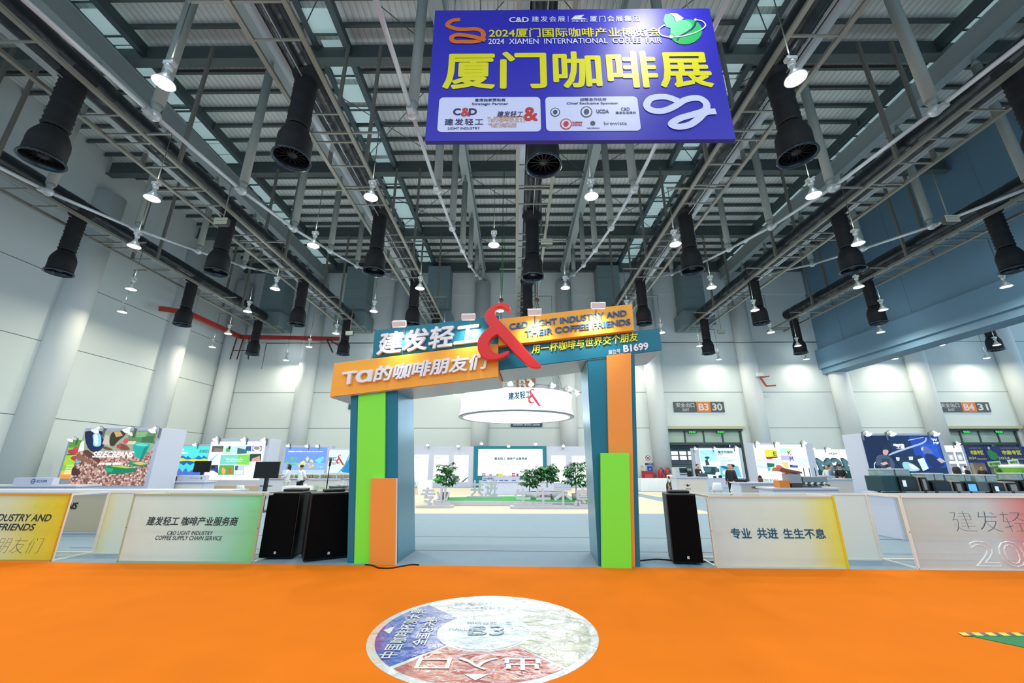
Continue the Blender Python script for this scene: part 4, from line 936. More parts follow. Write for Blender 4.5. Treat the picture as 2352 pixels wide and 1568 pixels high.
# long reception desk before the screen, with products on its shelf
DY = 24.0
x0, x1 = atY(1104, 1112, DY).x, 2.2
t = thing('reception_desk', ((x0 + x1) / 2, DY + .4, 0), 'long white reception desk below the teal framed screen', 'desk')
MB().box(x0, x1, DY, DY + .8, .011, .7).build('body', SHW, t, .01); MB().box(x0 - .06, x1 + .06, DY - .06, DY + .9, .7, .74).build('worktop', STG, t)
MB().box(x0 + .05, x1, DY + .45, DY + .85, .74, .98).build('shelf', STG, t)
lettering('lettering', [('C&D 建发轻工', .1, .07, .75, .19), ('建发轻工', 2.2, .06, 2.6, .16)], Fr((x0, DY + .45, .74)), M('2a4a8a', .5, noise=0), t, off=.005, bold=.015)
def product(u0, u1, v0, kind, col, wh, z=.98):
    a, b = atY(u0, v0, DY + .6).x, atY(u1, v0, DY + .6).x; zt = atY(u0, v0, DY + .6).z
    t = thing('product', ((a + b) / 2, DY + .6, z), wh, 'product box', 'products on the reception desk')
    MB().box(a, b, DY + .52, DY + .68, z, zt).build('carton', M(col, .5, noise=.05), t, .006)
    if kind: MB().box(a + (b - a) * .2, a + (b - a) * .8, DY + .512, DY + .519, z + (zt - z) * .3, z + (zt - z) * .75).build('printed_label', M(kind, .5, noise=0), t)
product(1108, 1114.5, 1087, 'e8e8e8', '23262c', 'black carton with pale window on the reception desk shelf')
product(1119, 1126, 1092.5, 'd89a70', '7a4a6a', 'purple carton on the reception desk shelf')
product(1123, 1130, 1087.5, None, '9ba6b5', 'grey carton standing behind the orange one on the shelf')
product(1127, 1134.5, 1092, None, 'e58a5a', 'orange carton on the reception desk shelf')
product(1140, 1144.5, 1087, '3c8a4a', 'bfc9c4', 'slim pale carton beside the yellow one')
product(1145, 1154.5, 1087, 'ded21a', 'e2d71e', 'bright yellow carton on the reception desk shelf')
product(1161, 1168, 1092.5, None, 'b8c79a', 'low pale green carton on the reception desk shelf')
product(1176, 1183, 1086, 'e6d8d8', 'b0333a', 'red carton on the reception desk shelf, taller one')
product(1186, 1191, 1087, None, '96505a', 'dull red carton at the right end of the shelf')
for i, u in enumerate((1113, 1137, 1151, 1163, 1180)):
    q = atY(u, 1107, DY + .2); t = thing('sample_dish', (q.x, DY + .2, .74), '%s small blue dish from the left on the reception desk' % ords[i], 'dish', 'sample dishes on the reception desk')
    MB().lathe([(.001, 0), (.1, 0), (.14, .05), (.13, .05), (.001, .015)], (q.x, DY + .2, .74), 14).build('bowl', M('4468b0', .4, noise=.05), t)
# white draped table and chairs at the left edge of the centre stand
def draped_table(x, y, w_, d_, wh, h=.74):
    t = thing('draped_table', (x, y, 0), wh, 'table'); CL = M('eceef2', .7, noise=.03)
    MB().box(x - w_/2, x + w_/2, y - d_/2, y + d_/2, h - .02, h).build('tabletop', CL, t)
    n = int(w_ / .06) * 2; mb = MB(); P = []
    per = [(x - w_/2, y - d_/2), (x + w_/2, y - d_/2), (x + w_/2, y + d_/2), (x - w_/2, y + d_/2), (x - w_/2, y - d_/2)]
    for (ax, ay), (bx, by) in zip(per[:-1], per[1:]):
        l = math.hypot(bx - ax, by - ay); k = max(4, int(l / .05)); nx, ny = (by - ay) / l, -(bx - ax) / l
        for i in range(k): P.append((ax + (bx - ax) * i / k, ay + (by - ay) * i / k, nx, ny, i))
    vs = [Vector((a, b, h - .01)) for a, b, c, d, i in P] + [Vector((a + c * (.03 + .025 * math.sin(i * 1.9)), b + d * (.03 + .025 * math.sin(i * 1.9)), .01)) for a, b, c, d, i in P]; m_ = len(P)
    mb.add(vs, [(i, m_ + i, m_ + (i + 1) % m_, (i + 1) % m_) for i in range(m_)], 0, True).build('cloth_skirt', CL, t)
    return t
q = atY(976, 1122, 25.5); draped_table(q.x, 25.5, .75, .7, 'small white draped table at the left edge inside the arch opening')
# moulded plastic chairs
def make_chair(loc, wh, group, rz, col='e8eaee'):
    t = thing('shell_chair', (0, 0, 0), wh, 'chair', group); PL = M(col, .35, noise=.02); LG = M('b98d5c', .5, noise=.1)
    mb = MB(); rows = []
    prof = [(-.21, .45), (-.1, .43), (.08, .43), (.17, .47), (.21, .58), (.235, .72), (.25, .83)]
    vs = []
    for y, z in prof:
        hw = .22 if z < .6 else .21 - (z - .6) * .25
        for i in range(9):
            s_ = i / 4 - 1; vs.append((hw * s_, y - (.06 * s_ * s_ if z > .5 else 0), z + (.05 * s_ * s_ if z < .5 else 0)))
    fs = [(r * 9 + i, r * 9 + i + 1, r * 9 + i + 10, r * 9 + i + 9) for r in range(len(prof) - 1) for i in range(8)]
    o = mb.add(vs, fs, 0, True).build('shell', PL, t); md = o.modifiers.new('thick', 'SOLIDIFY'); md.thickness = .012
    for sx in (-1, 1):
        for sy in (-1, 1): MB().tube((sx * .12, sy * .12, .43), (sx * .21, sy * .2, 0), .014, .01, 7).build('leg', LG, t)
    t.location = loc; t.rotation_euler = (0, 0, rz); return t
CHAIR = None
def chair(u, v, y, wh, group='white shell chairs at the stands', rz=0.):
    global CHAIR
    q = atY(u, v, y); loc = (q.x, y, .012)
    if CHAIR is None: CHAIR = make_chair(loc, wh, group, rz); return CHAIR
    return dup(CHAIR, loc, wh, group, rz)
q = atY(950, 1127, 24.2); chair(950, 1127, 24.2, 'white shell chair just inside the left arch pillar', rz=R(-90))
# ================================================================ exhibition stands on both sides
def nrm(tl, tr_, br_, bl):
    """reads points of a photographed print back into 0..1 print coordinates"""
    def g(x, y):
        ny = (bl[1] - y) / (bl[1] - tl[1]); l = bl[0] + (tl[0] - bl[0]) * ny; r = br_[0] + (tr_[0] - br_[0]) * ny
        return min(1, max(0, (x - l) / (r - l))), min(1, max(0, ny))
    return g
def stand_wall(name, y, px, hz, wh, side=None, dep=.7, frame=SHW):
    """px: (u left, v mid), (u right, v mid) of the front face; hz top height"""
    a, b = atY(*px[0], y).x, atY(*px[1], y).x
    t = thing('stand_wall', ((a + b) / 2, y, 0), wh, 'display wall', 'white stand walls with backlit prints')
    MB().box(a, b, y, y + dep, .007, hz).build('panel', frame, t, .01)
    return t, a, b
def light_print(t, y, box, base, s=1.0, off=.02, sample=True):
    """box: u0, u1 at v mid, v0 top, v1 bottom"""
    u0, u1, v0, v1 = box; vm = (v0 + v1) / 2
    a, b = atY(u0, vm, y).x, atY(u1, vm, y).x; z1, z0 = atY((u0 + u1) / 2, v0, y).z, atY((u0 + u1) / 2, v1, y).z
    f = Fr((a, y, z0)); w_, h_ = b - a, z1 - z0
    MB().fbox(f, 0, w_, 0, h_, .001, off).build('light_box', base if not isinstance(base, str) else E(base, s * .7, sample), t)
    return f, w_, h_, off + .002
def lamps_over(l, y, grp, wh):
    for i, (u, v) in enumerate(l):
        q = atY(u, v, y - .4); arm_lamp(tuple(q), '%s arm lamp from the left over the %s' % (ords[i], wh), grp)
def counter(x0, x1, y0, y1, h, wh, front='c2bdb6', top=.05):
    t = thing('counter', ((x0 + x1) / 2, (y0 + y1) / 2, 0), wh, 'counter', 'stand counters')
    MB().box(x0, x1, y0, y1, .006, h - top).build('body', SHW, t, .008)
    MB().box(x0 + .06, x1 - .06, y0 - .006, y0 - .001, .05, h - top - .06).build('front_panel', M(front, .6, noise=.03), t)
    MB().box(x0 - .05, x1 + .05, y0 - .06, y1 + .05, h - top, h).build('worktop', STG, t, .005)
    return t
# ---------------- SELECBEANS stand (left)
SY_ = 16.2
t, a, b = stand_wall('s', SY_, ((175, 1052), (356, 1052)), 3.02, 'big white stand wall with the SELECBEANS coffee cherry photo', dep=1.25)
bn = bpy.data.materials.new('bean_print'); bn.use_nodes = True; N, L = nodes_of(bn); B = N['Principled BSDF']; B.inputs['Roughness'].default_value = .4
tc = N.new('ShaderNodeTexCoord'); vo = N.new('ShaderNodeTexVoronoi'); vo.inputs['Scale'].default_value = 16; rp = N.new('ShaderNodeValToRGB'); el = rp.color_ramp.elements
for p_, c in ((.0, '2c1a16'), (.3, '6e4238'), (.5, 'b27d70'), (.7, 'e0b0a4'), (1, '4a2c24')):
    e = el.new(p_); e.color = lin(c)
el.remove(el[0]); L.new(tc.outputs['Object'], vo.inputs['Vector']); L.new(vo.outputs['Color'], rp.inputs['Fac']); L.new(rp.outputs['Color'], B.inputs['Emission Color']); B.inputs['Emission Strength'].default_value = .6; B.inputs['Base Color'].default_value = (.1, .07, .06, 1); bn.cycles.emission_sampling = 'NONE'
f, w_, h_, o_ = light_print(t, SY_, (176, 346, 989, 1115), bn)
g = nrm((700, 215), (1900, 215), (1700, 1150), (420, 1150)); G = lambda *l: [g(*q) for q in l]
art('print', f, w_, h_, [
    ('9aa58e', G((700, 215), (1900, 215), (1830, 590), (560, 590))), ('5c8a5e', G((1440, 215), (1905, 215), (1850, 440), (1420, 400))), ('7fb07c', G((1560, 230), (1760, 230), (1700, 330), (1550, 330))), ('3f6f4e', G((1650, 330), (1860, 300), (1840, 430), (1640, 420))),
    ('d8cdb0', G((1410, 400), (1560, 400), (1540, 450), (1410, 450))), ('e9eef2', G((620, 430), (700, 380), (690, 560), (590, 580))),
    ('12264e', G((700, 240), (780, 230), (860, 260), (990, 300), (1040, 420), (1010, 520), (900, 600), (780, 560), (720, 430))), ('1a1f38', G((690, 215), (1040, 215), (1000, 320), (830, 270), (720, 300))), ('8fd2f0', G((830, 290), (900, 240), (970, 270), (985, 400), (970, 495), (840, 490), (850, 380))), ('dff3fb', G((860, 300), (900, 260), (930, 330), (930, 470), (870, 470))),
    ('c7bdb0', G((1050, 290), (1110, 300), (1120, 470), (1000, 450))), ('3a3326', G((1130, 280), (1200, 215), (1400, 215), (1380, 300), (1250, 400), (1190, 500), (1110, 460))), ('c9a56a', G((1190, 230), (1290, 220), (1340, 300), (1230, 330))), ('e6e2d6', G((1420, 270), (1480, 235), (1520, 300), (1470, 310))), ('d0525c', G((1350, 380), (1400, 335), (1440, 370), (1420, 440), (1340, 440))),
    ('6d4538', G((1010, 480), (1090, 500), (1180, 540), (1170, 560), (1020, 540))), ('7a4a3c', G((1270, 430), (1380, 450), (1480, 540), (1420, 560), (1260, 540))), ('b3404a', G((1240, 470), (1330, 440), (1300, 530), (1240, 520))),
    ('5e3a30', G((690, 560), (760, 540), (900, 660), (990, 720), (940, 790), (880, 720), (680, 620))), ('8d5f50', G((560, 600), (640, 620), (760, 700), (860, 740), (800, 800), (700, 740), (560, 680))), ('4a2d26', G((520, 820), (640, 900), (650, 960), (520, 990), (480, 940))), ('62c4cc', G((600, 730), (660, 740), (600, 780), (545, 770))),
    ('1fa89c', G((1530, 440), (1640, 415), (1790, 450), (1800, 480), (1690, 700), (1560, 690), (1510, 520))), ('5fd6c8', G((1540, 450), (1660, 425), (1790, 465), (1720, 490), (1580, 480))), ('15857c', G((1700, 520), (1770, 480), (1690, 700), (1640, 700))),
    ('128a62', G((1440, 760), (1580, 735), (1790, 770), (1770, 820), (1600, 835), (1450, 800))), ('d8b878', G((1500, 770), (1650, 750), (1780, 785), (1640, 810))),
    ('0f7d58', G((1040, 830), (1150, 815), (1640, 860), (1540, 930), (1200, 970), (1080, 930))), ('b5cf4e', G((1150, 830), (1300, 815), (1560, 855), (1400, 860))), ('22a878', G((1060, 850), (1200, 860), (1180, 930), (1080, 910)))], t, .64, o_, .0012)
q0, q1 = g(850, 680), g(1555, 575)
lettering('lettering', [('SELECBEANS', q0[0] * w_, q0[1] * h_, q1[0] * w_, q1[1] * h_, dict(bold=.022, shear=.22))], f, E('ffffff', .8), t, off=o_ + .06)
q0, q1 = g(960, 805), g(1345, 765); lettering('lettering', [('好豆 精选 选豆客', q0[0] * w_, q0[1] * h_, q1[0] * w_, q1[1] * h_, dict(bold=.03, shear=.1))], f, E('ffffff', 1.0), t, off=o_ + .06)
lamps_over([(218, 990), (290, 990), (349, 990)], SY_, 'arm lamps over the SELECBEANS wall', 'SELECBEANS photo wall')
SXc = atZ(135, 1226).x; SXe = atY(241, 1200, 10.62).x
t = counter(-14.2, SXe + 2.9, 10.62, 11.3, 1.0, 'long beige fronted SELECBEANS counter behind the yellow fence panel', 'b9ad97')
lettering('lettering', [('SELECBEANS', -11.98, .56, -10.84, .72)], Fr((0, 10.61, 0)), BLACK, t, off=.008, bold=.028, shear=.2)
# ---------------- cherry poster stand behind it
CY_ = 22.5
t, a, b = stand_wall('c', CY_, ((145, 1052), (330, 1052)), 2.9, 'stand wall with the red cherry and green leaf poster at far left')
f, w_, h_, o_ = light_print(t, CY_, (150, 208, 1010, 1099), '86c03a')
g = nrm((440, 375), (640, 375), (470, 1025), (250, 1025)); G = lambda *l: [g(*q) for q in l]
art('print', f, w_, h_, [('5a9a3a', rect(0, .8, 1, 1)), ('a6d63a', rect(0, .35, 1, .6)), ('e8c060', rect(0, .06, 1, .2)), ('ee9a4a', rect(0, 0, .5, .1)), ('3b4a1c', G((370, 620), (520, 600), (520, 615), (370, 635)))] +
    [(c, [g(x + r * 1.05 * math.cos(i * .42), y + r * math.sin(i * .42)) for i in range(15)]) for x, y, r, c in ((480, 535, 42, 'c84a5c'), (430, 580, 42, 'b8344a'), (465, 585, 40, 'c43a50'), (495, 630, 44, 'a5cc42'), (445, 690, 45, 'b43e4c'))], t, .64, o_)
lettering('lettering', [('ECOM', w_ * .5, h_ * .87, w_ * .9, h_ * .92)] + [('cherry text line here' [:18], w_ * .1, h_ * (.3 - .05 * i), w_ * .85, h_ * (.325 - .05 * i)) for i in range(0)], f, E('ffffff', 1), t, off=o_ + .03, bold=.02)
mb = MB()
for i in range(6): mb.face(f, rect(w_ * .16, h_ * (.33 - .042 * i), w_ * .95, h_ * (.342 - .042 * i)), o_ + .03)
mb.build('print_rule', E('f8fae8', .9), t)
lamps_over([(161, 1011)], CY_, 'arm lamps over the cherry poster', 'cherry poster wall')
# name board on a counter far left
EY = 13.2
q0, q1 = atY(52, 1113, EY), atY(115, 1098, EY)
t = counter(-18.5, -13.6, EY - .1, EY + .6, 1.0, 'white counter far left carrying the ECOM name board', 'dcdad6')
t = thing('name_board', ((q0.x + q1.x) / 2, EY + .2, 1.0), 'low white ECOM name board on the far left counter', 'name board', 'white name boards on counters')
MB().box(q0.x - .45, q1.x, EY + .1, EY + .3, 1.0, 1.22).build('board', SHW, t, .006)
f = Fr((q0.x, EY + .1, 1.0)); lettering('lettering', [('ECOM', .3, .08, .62, .15)], f, M('1d4c8a', .5, noise=0), t, off=.004, bold=.02)
mb = MB(); mb.face(f, ell(.18, .115, .075, .075, 20), .004, 0); mb.face(f, ell(.18, .115, .05, .05, 20), .006, 1); mb.face(f, rect(.13, .105, .23, .125), .007, 0); mb.build('emblem', [M('1d4c8a', .5, noise=0), SHW], t)
# ---------------- SOURCE SMART poster
OY = 28.6
t, a, b = stand_wall('o', OY, ((386, 1060), (520, 1060)), 2.98, 'stand wall with the turquoise SOURCE SMART mountain poster')
f, w_, h_, o_ = light_print(t, OY, (390, 494, 1024.5, 1092), '55dcdc')
g = nrm((190, 325), (850, 325), (720, 825), (90, 825)); G = lambda *l: [g(*q) for q in l]
zig = lambda pts, yb: G(*pts, (860, yb), (80, yb))
art('print', f, w_, h_, [('1c72c0', zig([(80, 540), (160, 520), (200, 485), (245, 530), (290, 510), (330, 485), (380, 520), (400, 490), (450, 535), (520, 520), (555, 485), (600, 520), (635, 485), (690, 530), (740, 520), (800, 490), (860, 520)], 600)),
    ('dce23a', zig([(80, 560), (180, 525), (250, 550), (310, 520), (400, 560), (480, 530), (560, 555), (640, 530), (730, 560), (860, 530)], 620)), ('1a5fb0', zig([(80, 600), (160, 580), (230, 600), (300, 580), (420, 570), (500, 595), (600, 580), (700, 600), (860, 575)], 700)),
    ('4fd9dc', zig([(80, 680), (140, 650), (200, 615), (240, 650), (290, 615), (340, 655), (380, 610), (430, 650), (480, 615), (540, 650), (620, 640), (860, 650)], 790)), ('4a72d0', zig([(80, 770), (130, 740), (190, 690), (220, 770), (280, 700), (320, 765), (370, 690), (400, 770), (460, 720), (520, 765), (860, 740)], 830)), ('e8f8f8', [g(320 + 30 * math.cos(i * .45), 385 + 22 * math.sin(i * .45)) for i in range(14)])]
    + [('b05a9a', [g(x + 9 * math.cos(i), y + 9 * math.sin(i)) for i in range(6)]) for x, y in ((170, 780), (240, 750), (290, 745), (340, 790), (420, 760), (470, 740), (240, 800), (270, 800), (430, 800), (130, 740), (560, 790))], t, .64, o_, .0012)
lettering('lettering', [('SOURCE SMART', w_ * .62, h_ * .78, w_ * .95, h_ * .88, dict(shear=.15, bold=.02))], f, M('1c5f78', .5, noise=0), t, off=o_ + .03)
lettering('lettering', [('SUCAFINA', w_ * .14, h_ * .73, w_ * .38, h_ * .8)], f, E('f2fdfd', 1), t, off=o_ + .03, bold=.03)
lamps_over([(401, 1022), (446, 1022)], OY, 'arm lamps over the SOURCE SMART poster', 'SOURCE SMART wall')
# ---------------- NKG collage wall
NY_ = 23.0
t, a, b = stand_wall('n', NY_, ((474, 1060), (612, 1060)), 3.02, 'white stand wall with a collage of coffee photos around a green block', dep=1.1)
f, w_, h_, o_ = light_print(t, NY_, (477, 603, 1014, 1102), 'fbfcfd', 1.05)
g = nrm((870, 245), (1810, 245), (1640, 900), (760, 900)); G = lambda *l: [g(*q) for q in l]
art('print', f, w_, h_, [('565a58', G((890, 318), (1085, 318), (1068, 425), (875, 425))), ('8f7a62', G((930, 360), (1070, 370), (1060, 420), (900, 420))), ('bfe4ea', G((1100, 330), (1550, 318), (1500, 460), (1060, 460))), ('5fae4c', G((1130, 360), (1190, 340), (1190, 420), (1120, 420))), ('2b3230', G((1170, 325), (1205, 325), (1195, 380), (1165, 370))), ('3f7078', G((1320, 350), (1480, 390), (1470, 450), (1310, 460))), ('2e5a86', G((1470, 330), (1560, 320), (1550, 410), (1450, 400))), ('7a86c8', G((1580, 318), (1745, 318), (1730, 410), (1560, 410))), ('f0ece6', [g(1650 + 72 * math.cos(i * .4), 365 + 45 * math.sin(i * .4)) for i in range(16)]), ('a08a70', [g(1650 + 52 * math.cos(i * .4), 358 + 28 * math.sin(i * .4)) for i in range(16)]),
    ('2f4a3a', G((1530, 460), (1720, 455), (1700, 580), (1515, 590))), ('d89aa0', G((1560, 540), (1690, 490), (1690, 580), (1540, 590))), ('c8a858', G((1600, 540), (1660, 520), (1650, 570))), ('8ad0dc', G((860, 560), (990, 450), (985, 470), (870, 600))), ('7ed6c8', G((1040, 475), (1340, 470), (1320, 640), (1020, 640))), ('7fd85e', G((1330, 470), (1530, 468), (1510, 645), (1310, 640))),
    ('44505c', G((830, 650), (1000, 645), (995, 740), (800, 745))), ('1f4a9a', G((900, 680), (1000, 690), (1000, 790), (930, 750))), ('141c28', G((890, 660), (950, 655), (940, 700), (890, 710))), ('57b04e', G((1020, 650), (1260, 650), (1250, 815), (995, 815))), ('f0b060', G((1060, 690), (1090, 690), (1130, 740), (1100, 810), (1050, 790))), ('d85a5a', G((1170, 690), (1215, 690), (1205, 800), (1160, 790))), ('c7d4e2', G((1270, 655), (1430, 650), (1420, 815), (1260, 815))), ('55606c', G((1280, 660), (1330, 660), (1310, 740), (1270, 730))), ('e8eef6', G((1285, 740), (1400, 735), (1395, 800), (1280, 800)))], t, .64, o_, .0012)
q0, q1 = g(1130, 560), g(1420, 540); lettering('lettering', [("We're all about coffee.", q0[0] * w_, q0[1] * h_ - .02, q1[0] * w_, q1[1] * h_ + .02), ('Trust  Innovation  Together', q0[0] * w_ + .04, q0[1] * h_ - .12, q1[0] * w_ - .04, q0[1] * h_ - .07)], f, E('f6fff8', 1), t, off=o_ + .05, bold=.015)
lamps_over([(494, 1010), (558, 1011), (604, 1012)], NY_, 'arm lamps over the collage wall', 'photo collage wall')
MB().box(a, b - .2, NY_ - .35, NY_, .006, .55).build('plinth', M('cdbb9c', .55, noise=.06), t)
q0, q1 = atY(470, 1125, 19.0), atY(610, 1125, 19.0)
t = counter(q0.x - 3.2, q0.x + .9, 17.65, 18.3, .95, 'white counter with a name board before the photo collage wall', 'dcdad8')
q = atY(432, 1113, 17.8)
t = thing('name_board', (q.x, 18.0, .95), 'white NKG name board with green leaf on the counter', 'name board', 'white name boards on counters')
f = Fr((atY(427, 1113, 17.9).x, 17.9, .95)); wv_ = atY(470, 1113, 17.7).x - atY(427, 1113, 17.7).x
MB().fbox(f, -.4, wv_, 0, .24, -.2, 0).build('board', SHW, t, .005); lettering('lettering', [('NKG Quality', .1, .08, .52, .15)], f, M('8fb0a8', .5, noise=0), t, off=.004, bold=.01)
MB().face(f, ell(.6, .12, .04, .055, 14), .004).build('leaf_mark', M('3f8a6a', .5, noise=0), t)
# screens on stands
def tv(u0, u1, v0, v1, y, wh, rz=0., foot=True, tilt=0.):
    vm = (v0 + v1) / 2; a, b = atY(u0, vm, y).x, atY(u1, vm, y).x; z1, z0 = atY((u0 + u1) / 2, v0, y).z, atY((u0 + u1) / 2, v1, y).z; cx_ = (a + b) / 2
    t = thing('screen_stand', (cx_, y, 0), wh, 'screen', 'black screens on floor stands', rz); m_ = wm(t); ax = m_.to_3x3() @ Vector((1, 0, 0))
    f = Fr((cx_, y, 0), ax); h = (b - a) / 2
    MB().fbox(f, -h, h, z0, z1, -.05, 0).build('casing', M('0c0d10', .4, noise=.05), t, .01)
    MB().fbox(f, -h + .02, h - .02, z0 + .03, z1 - .02, .001, .004).build('screen', M('0a0f14', .15, noise=.1), t)
    MB().fbox(f, -.06, .06, .04, z0 + .1, -.14, -.055).fbox(f, -.2, .2, .75 * z0, .75 * z0 + .03, -.2, -.05).build('column', M('101216', .5, noise=.08), t)
    MB().fbox(f, -.3, .3, .006, .045, -.45, .2).build('foot', M('101216', .5, noise=.08), t)
    return t
tv(445, 483, 1058, 1084, 21.5, 'black screen on a stand before the SOURCE SMART poster')
tv(582, 642, 1060, 1098, 15.4, 'larger black screen on a stand right of the collage wall', R(-6))
# ---------------- world map stand
MY = 30.9
t, a, b = stand_wall('m', MY, ((646, 1060), (757, 1060)), 3.02, 'stand wall with the blue world map poster behind two people')
f, w_, h_, o_ = light_print(t, MY, (653, 748, 1027, 1092), '6f93e2')
g = nrm((770, 155), (1590, 155), (1520, 745), (690, 745)); G = lambda *l: [g(*q) for q in l]
blob = lambda x, y, rx, ry, sd, n=13: [g(x + rx * (1 + .35 * math.sin(i * 2.3 + sd)) * math.cos(2 * math.pi * i / n), y + ry * (1 + .35 * math.cos(i * 1.7 + sd)) * math.sin(2 * math.pi * i / n)) for i in range(n)]
art('print', f, w_, h_, [('8fb0ec', rect(0, 0, 1, .45)), ('b4d2f2', rect(0, 0, 1, .2))] + [(c, blob(x, y, rx, ry, sd)) for x, y, rx, ry, sd, c in ((885, 395, 34, 42, 0, '5ccf62'), (960, 385, 26, 14, 1, '55c87e'), (785, 475, 36, 26, 2, '5fd058'), (835, 505, 26, 22, 3, '60c860'), (955, 470, 30, 18, 4, '58cc88'), (930, 520, 44, 20, 5, '52c890'), (1190, 400, 34, 44, 1, 'dcdc8a'), (1110, 490, 62, 46, 2, 'e6dc88'), (1280, 445, 36, 32, 3, 'ead890'), (1035, 540, 28, 40, 4, 'e0d890'), (1225, 505, 24, 20, 5, 'e8d078'), (1245, 565, 28, 28, 0, 'e4c868'), (1305, 540, 26, 28, 2, 'e8d080'), (1420, 430, 72, 46, 1, '72dcf2'), (1500, 380, 28, 30, 3, '74dcf0'), (1440, 480, 44, 18, 4, '70d8ee'), (1410, 560, 16, 26, 2, '70d4ec'), (1470, 570, 30, 24, 0, '78d8f0'))], t, .64, o_, .001)
lettering('lettering', [('咖啡豆商业合作共同体 Fujian Xiamen Coffee Bean Center', w_ * .07, h_ * .82, w_ * .92, h_ * .87)], f, E('f6faff', 1), t, off=o_ + .03, bold=.02)
lamps_over([(661, 1024), (704, 1025), (728, 1025)], MY, 'arm lamps over the world map poster', 'world map wall')
# counters, jars and trays in front of the map
CYM = 22.0
x0, x1 = atY(655, 1112, CYM).x, atY(800, 1112, CYM).x
t = counter(x0 - .9, x1, CYM, CYM + .8, .95, 'long pale wooden topped counter in front of the world map wall', 'dcdadf')
rnd = random.Random(4); jr = None
for i in range(26):
    x = x0 - .8 + (x1 - x0 + .7) * i / 26; hh = .22
    if i == 0:
        t = thing('sample_jar', (x, CYM + .35, .95), 'glass jar of green coffee, one of the row before the world map', 'jar', 'glass sample jars in a row on the map counter')
        MB().lathe([(.001, 0), (.065, 0), (.07, .03), (.07, .15), (.05, .18)], (x, CYM + .35, .95), 12).build('glass_body', M('8a855c', .3, noise=.4, scale=40), t)
        MB().lathe([(.055, .18), (.055, .21), (.001, .212)], (x, CYM + .35, .95), 12).build('lid', M('e2e6ea', .3, .3), t); jr = t
    else: dup(jr, (x, CYM + .35 + rnd.uniform(-.15, .15), .95), 'glass jar of green coffee, one of the row before the world map')
t = thing('tray_table', (-9.2, 21.2, 0), 'white demo table with blue tray runner and a round green mark', 'table')
q0, q1 = atY(712, 1112, 20.6), atY(776, 1112, 20.6)
MB().box(q0.x, q1.x, 20.6, 21.3, .006, .92).build('body', M('d9d3c8', .6, noise=.03), t, .008); MB().box(q0.x - .06, q1.x + .06, 20.54, 21.36, .92, .97).build('worktop', STG, t)
MB().box(q0.x + .1, q1.x + .2, 20.7, 21.1, .97, .985).build('runner', M('5a78c8', .6, noise=.05), t)
MB().face(Fr((q0.x + .35, 20.59, .55)), ell(0, 0, .11, .11, 18), .002).face(Fr((q0.x + .35, 20.59, .55)), rect(.16, -.03, .42, .03), .002).build('emblem', M('a9bcae', .5, noise=0), t)
q = atY(690, 1112, 18.5); draped_table(atY(668, 1112, 18.0).x + .1, 18.4, 1.0, .7, 'white draped table beside the screen, before the map stand')
chair(560, 1125, 17.0, 'grey white shell chair before the collage wall', rz=R(170))
chair(497, 1122, 19.6, 'white shell chair at the left end of the collage wall counter', rz=R(120))
chair(688, 1120, 17.8, 'white shell chair beside the draped table near the speakers', rz=R(-70))
# ---------------- light blue poster with the ampersand, half hidden by the arch
PY_ = 28.0
t, a, b = stand_wall('p', PY_, ((752, 1062), (850, 1062)), 2.66, 'light blue stand wall with a red ampersand, partly behind the arch pillar')
f, w_, h_, o_ = light_print(t, PY_, (754, 848, 1033, 1086), 'cfe8f8')
art('print', f, w_, h_, [('2a7fc0', [(.3, 0), (.42, .25), (.5, .6), (.52, .85), (1, .9), (1, 0)]), ('3fa0a0', [(.27, 0), (.3, 0), (.45, .3), (.51, .8), (.49, .8), (.4, .3)])], t, .64, o_)
lettering('lettering', [('建发轻工', -.0 * w_ + .02, h_ * .52, w_ * .2, h_ * .7)], f, M('1c4a64', .5, noise=0), t, off=o_ + .02, bold=.02)
lettering('lettering', [('Ta的咖啡', .02, h_ * .34, w_ * .2, h_ * .48)], f, M('c8b078', .5, noise=0), t, off=o_ + .02, bold=.02)
ampersand('ampersand', f, w_ * .2, h_ * .34, w_ * .4, h_ * .8, o_ + .02, M('d82a3a', .5, noise=0), t)
MB().box(a, b, PY_ - .6, PY_, .006, .85).build('plinth', SHW, t)
# ---------------- flight case, mixer and microphone stand behind the speakers
q0, q1 = atY(756, 1130, 9.6), atY(792, 1112, 9.6)
t = thing('flight_case', ((q0.x + q1.x) / 2, 9.8, 0), 'silver edged black flight case behind the right speaker of the pair', 'flight case')
MB().box(q0.x, q1.x, 9.6, 10.1, .006, 1.14).build('body', M('15171a', .5, noise=.1), t, .01)
mb = MB()
for x in (q0.x, q1.x):
    for y in (9.6, 10.1): mb.box(x - .015, x + .015, y - .015, y + .015, .01, 1.15)
mb.box(q0.x, q1.x, 9.585, 9.6, 1.12, 1.15).build('metal_edge', STEEL, t)
t = thing('sound_mixer', (q1.x + .25, 9.7, 1.0), 'black sound mixer and cables on a rack beside the arch pillar', 'mixer')
MB().box(q1.x + .02, q1.x + .55, 9.5, 10.0, .006, 1.0).build('rack', BLACK, t); MB().add([(q1.x + .02, 9.5, 1.01), (q1.x + .55, 9.5, 1.01), (q1.x + .55, 10.0, 1.01), (q1.x + .02, 10, 1.01), (q1.x + .02, 9.5, 1.08), (q1.x + .55, 9.5, 1.08), (q1.x + .55, 10, 1.2), (q1.x + .02, 10, 1.2)], [(0,3,2,1),(4,5,6,7),(0,1,5,4),(1,2,6,5),(2,3,7,6),(3,0,4,7)]).build('desk', M('1d2024', .5, noise=.2, scale=30), t)
q0, q1 = atY(749, 1128, 9.0), atY(757, 1070, 9.0)
t = thing('microphone_stand', (q0.x, 9.0, 0), 'thin black microphone stand leaning behind the speakers', 'microphone stand')
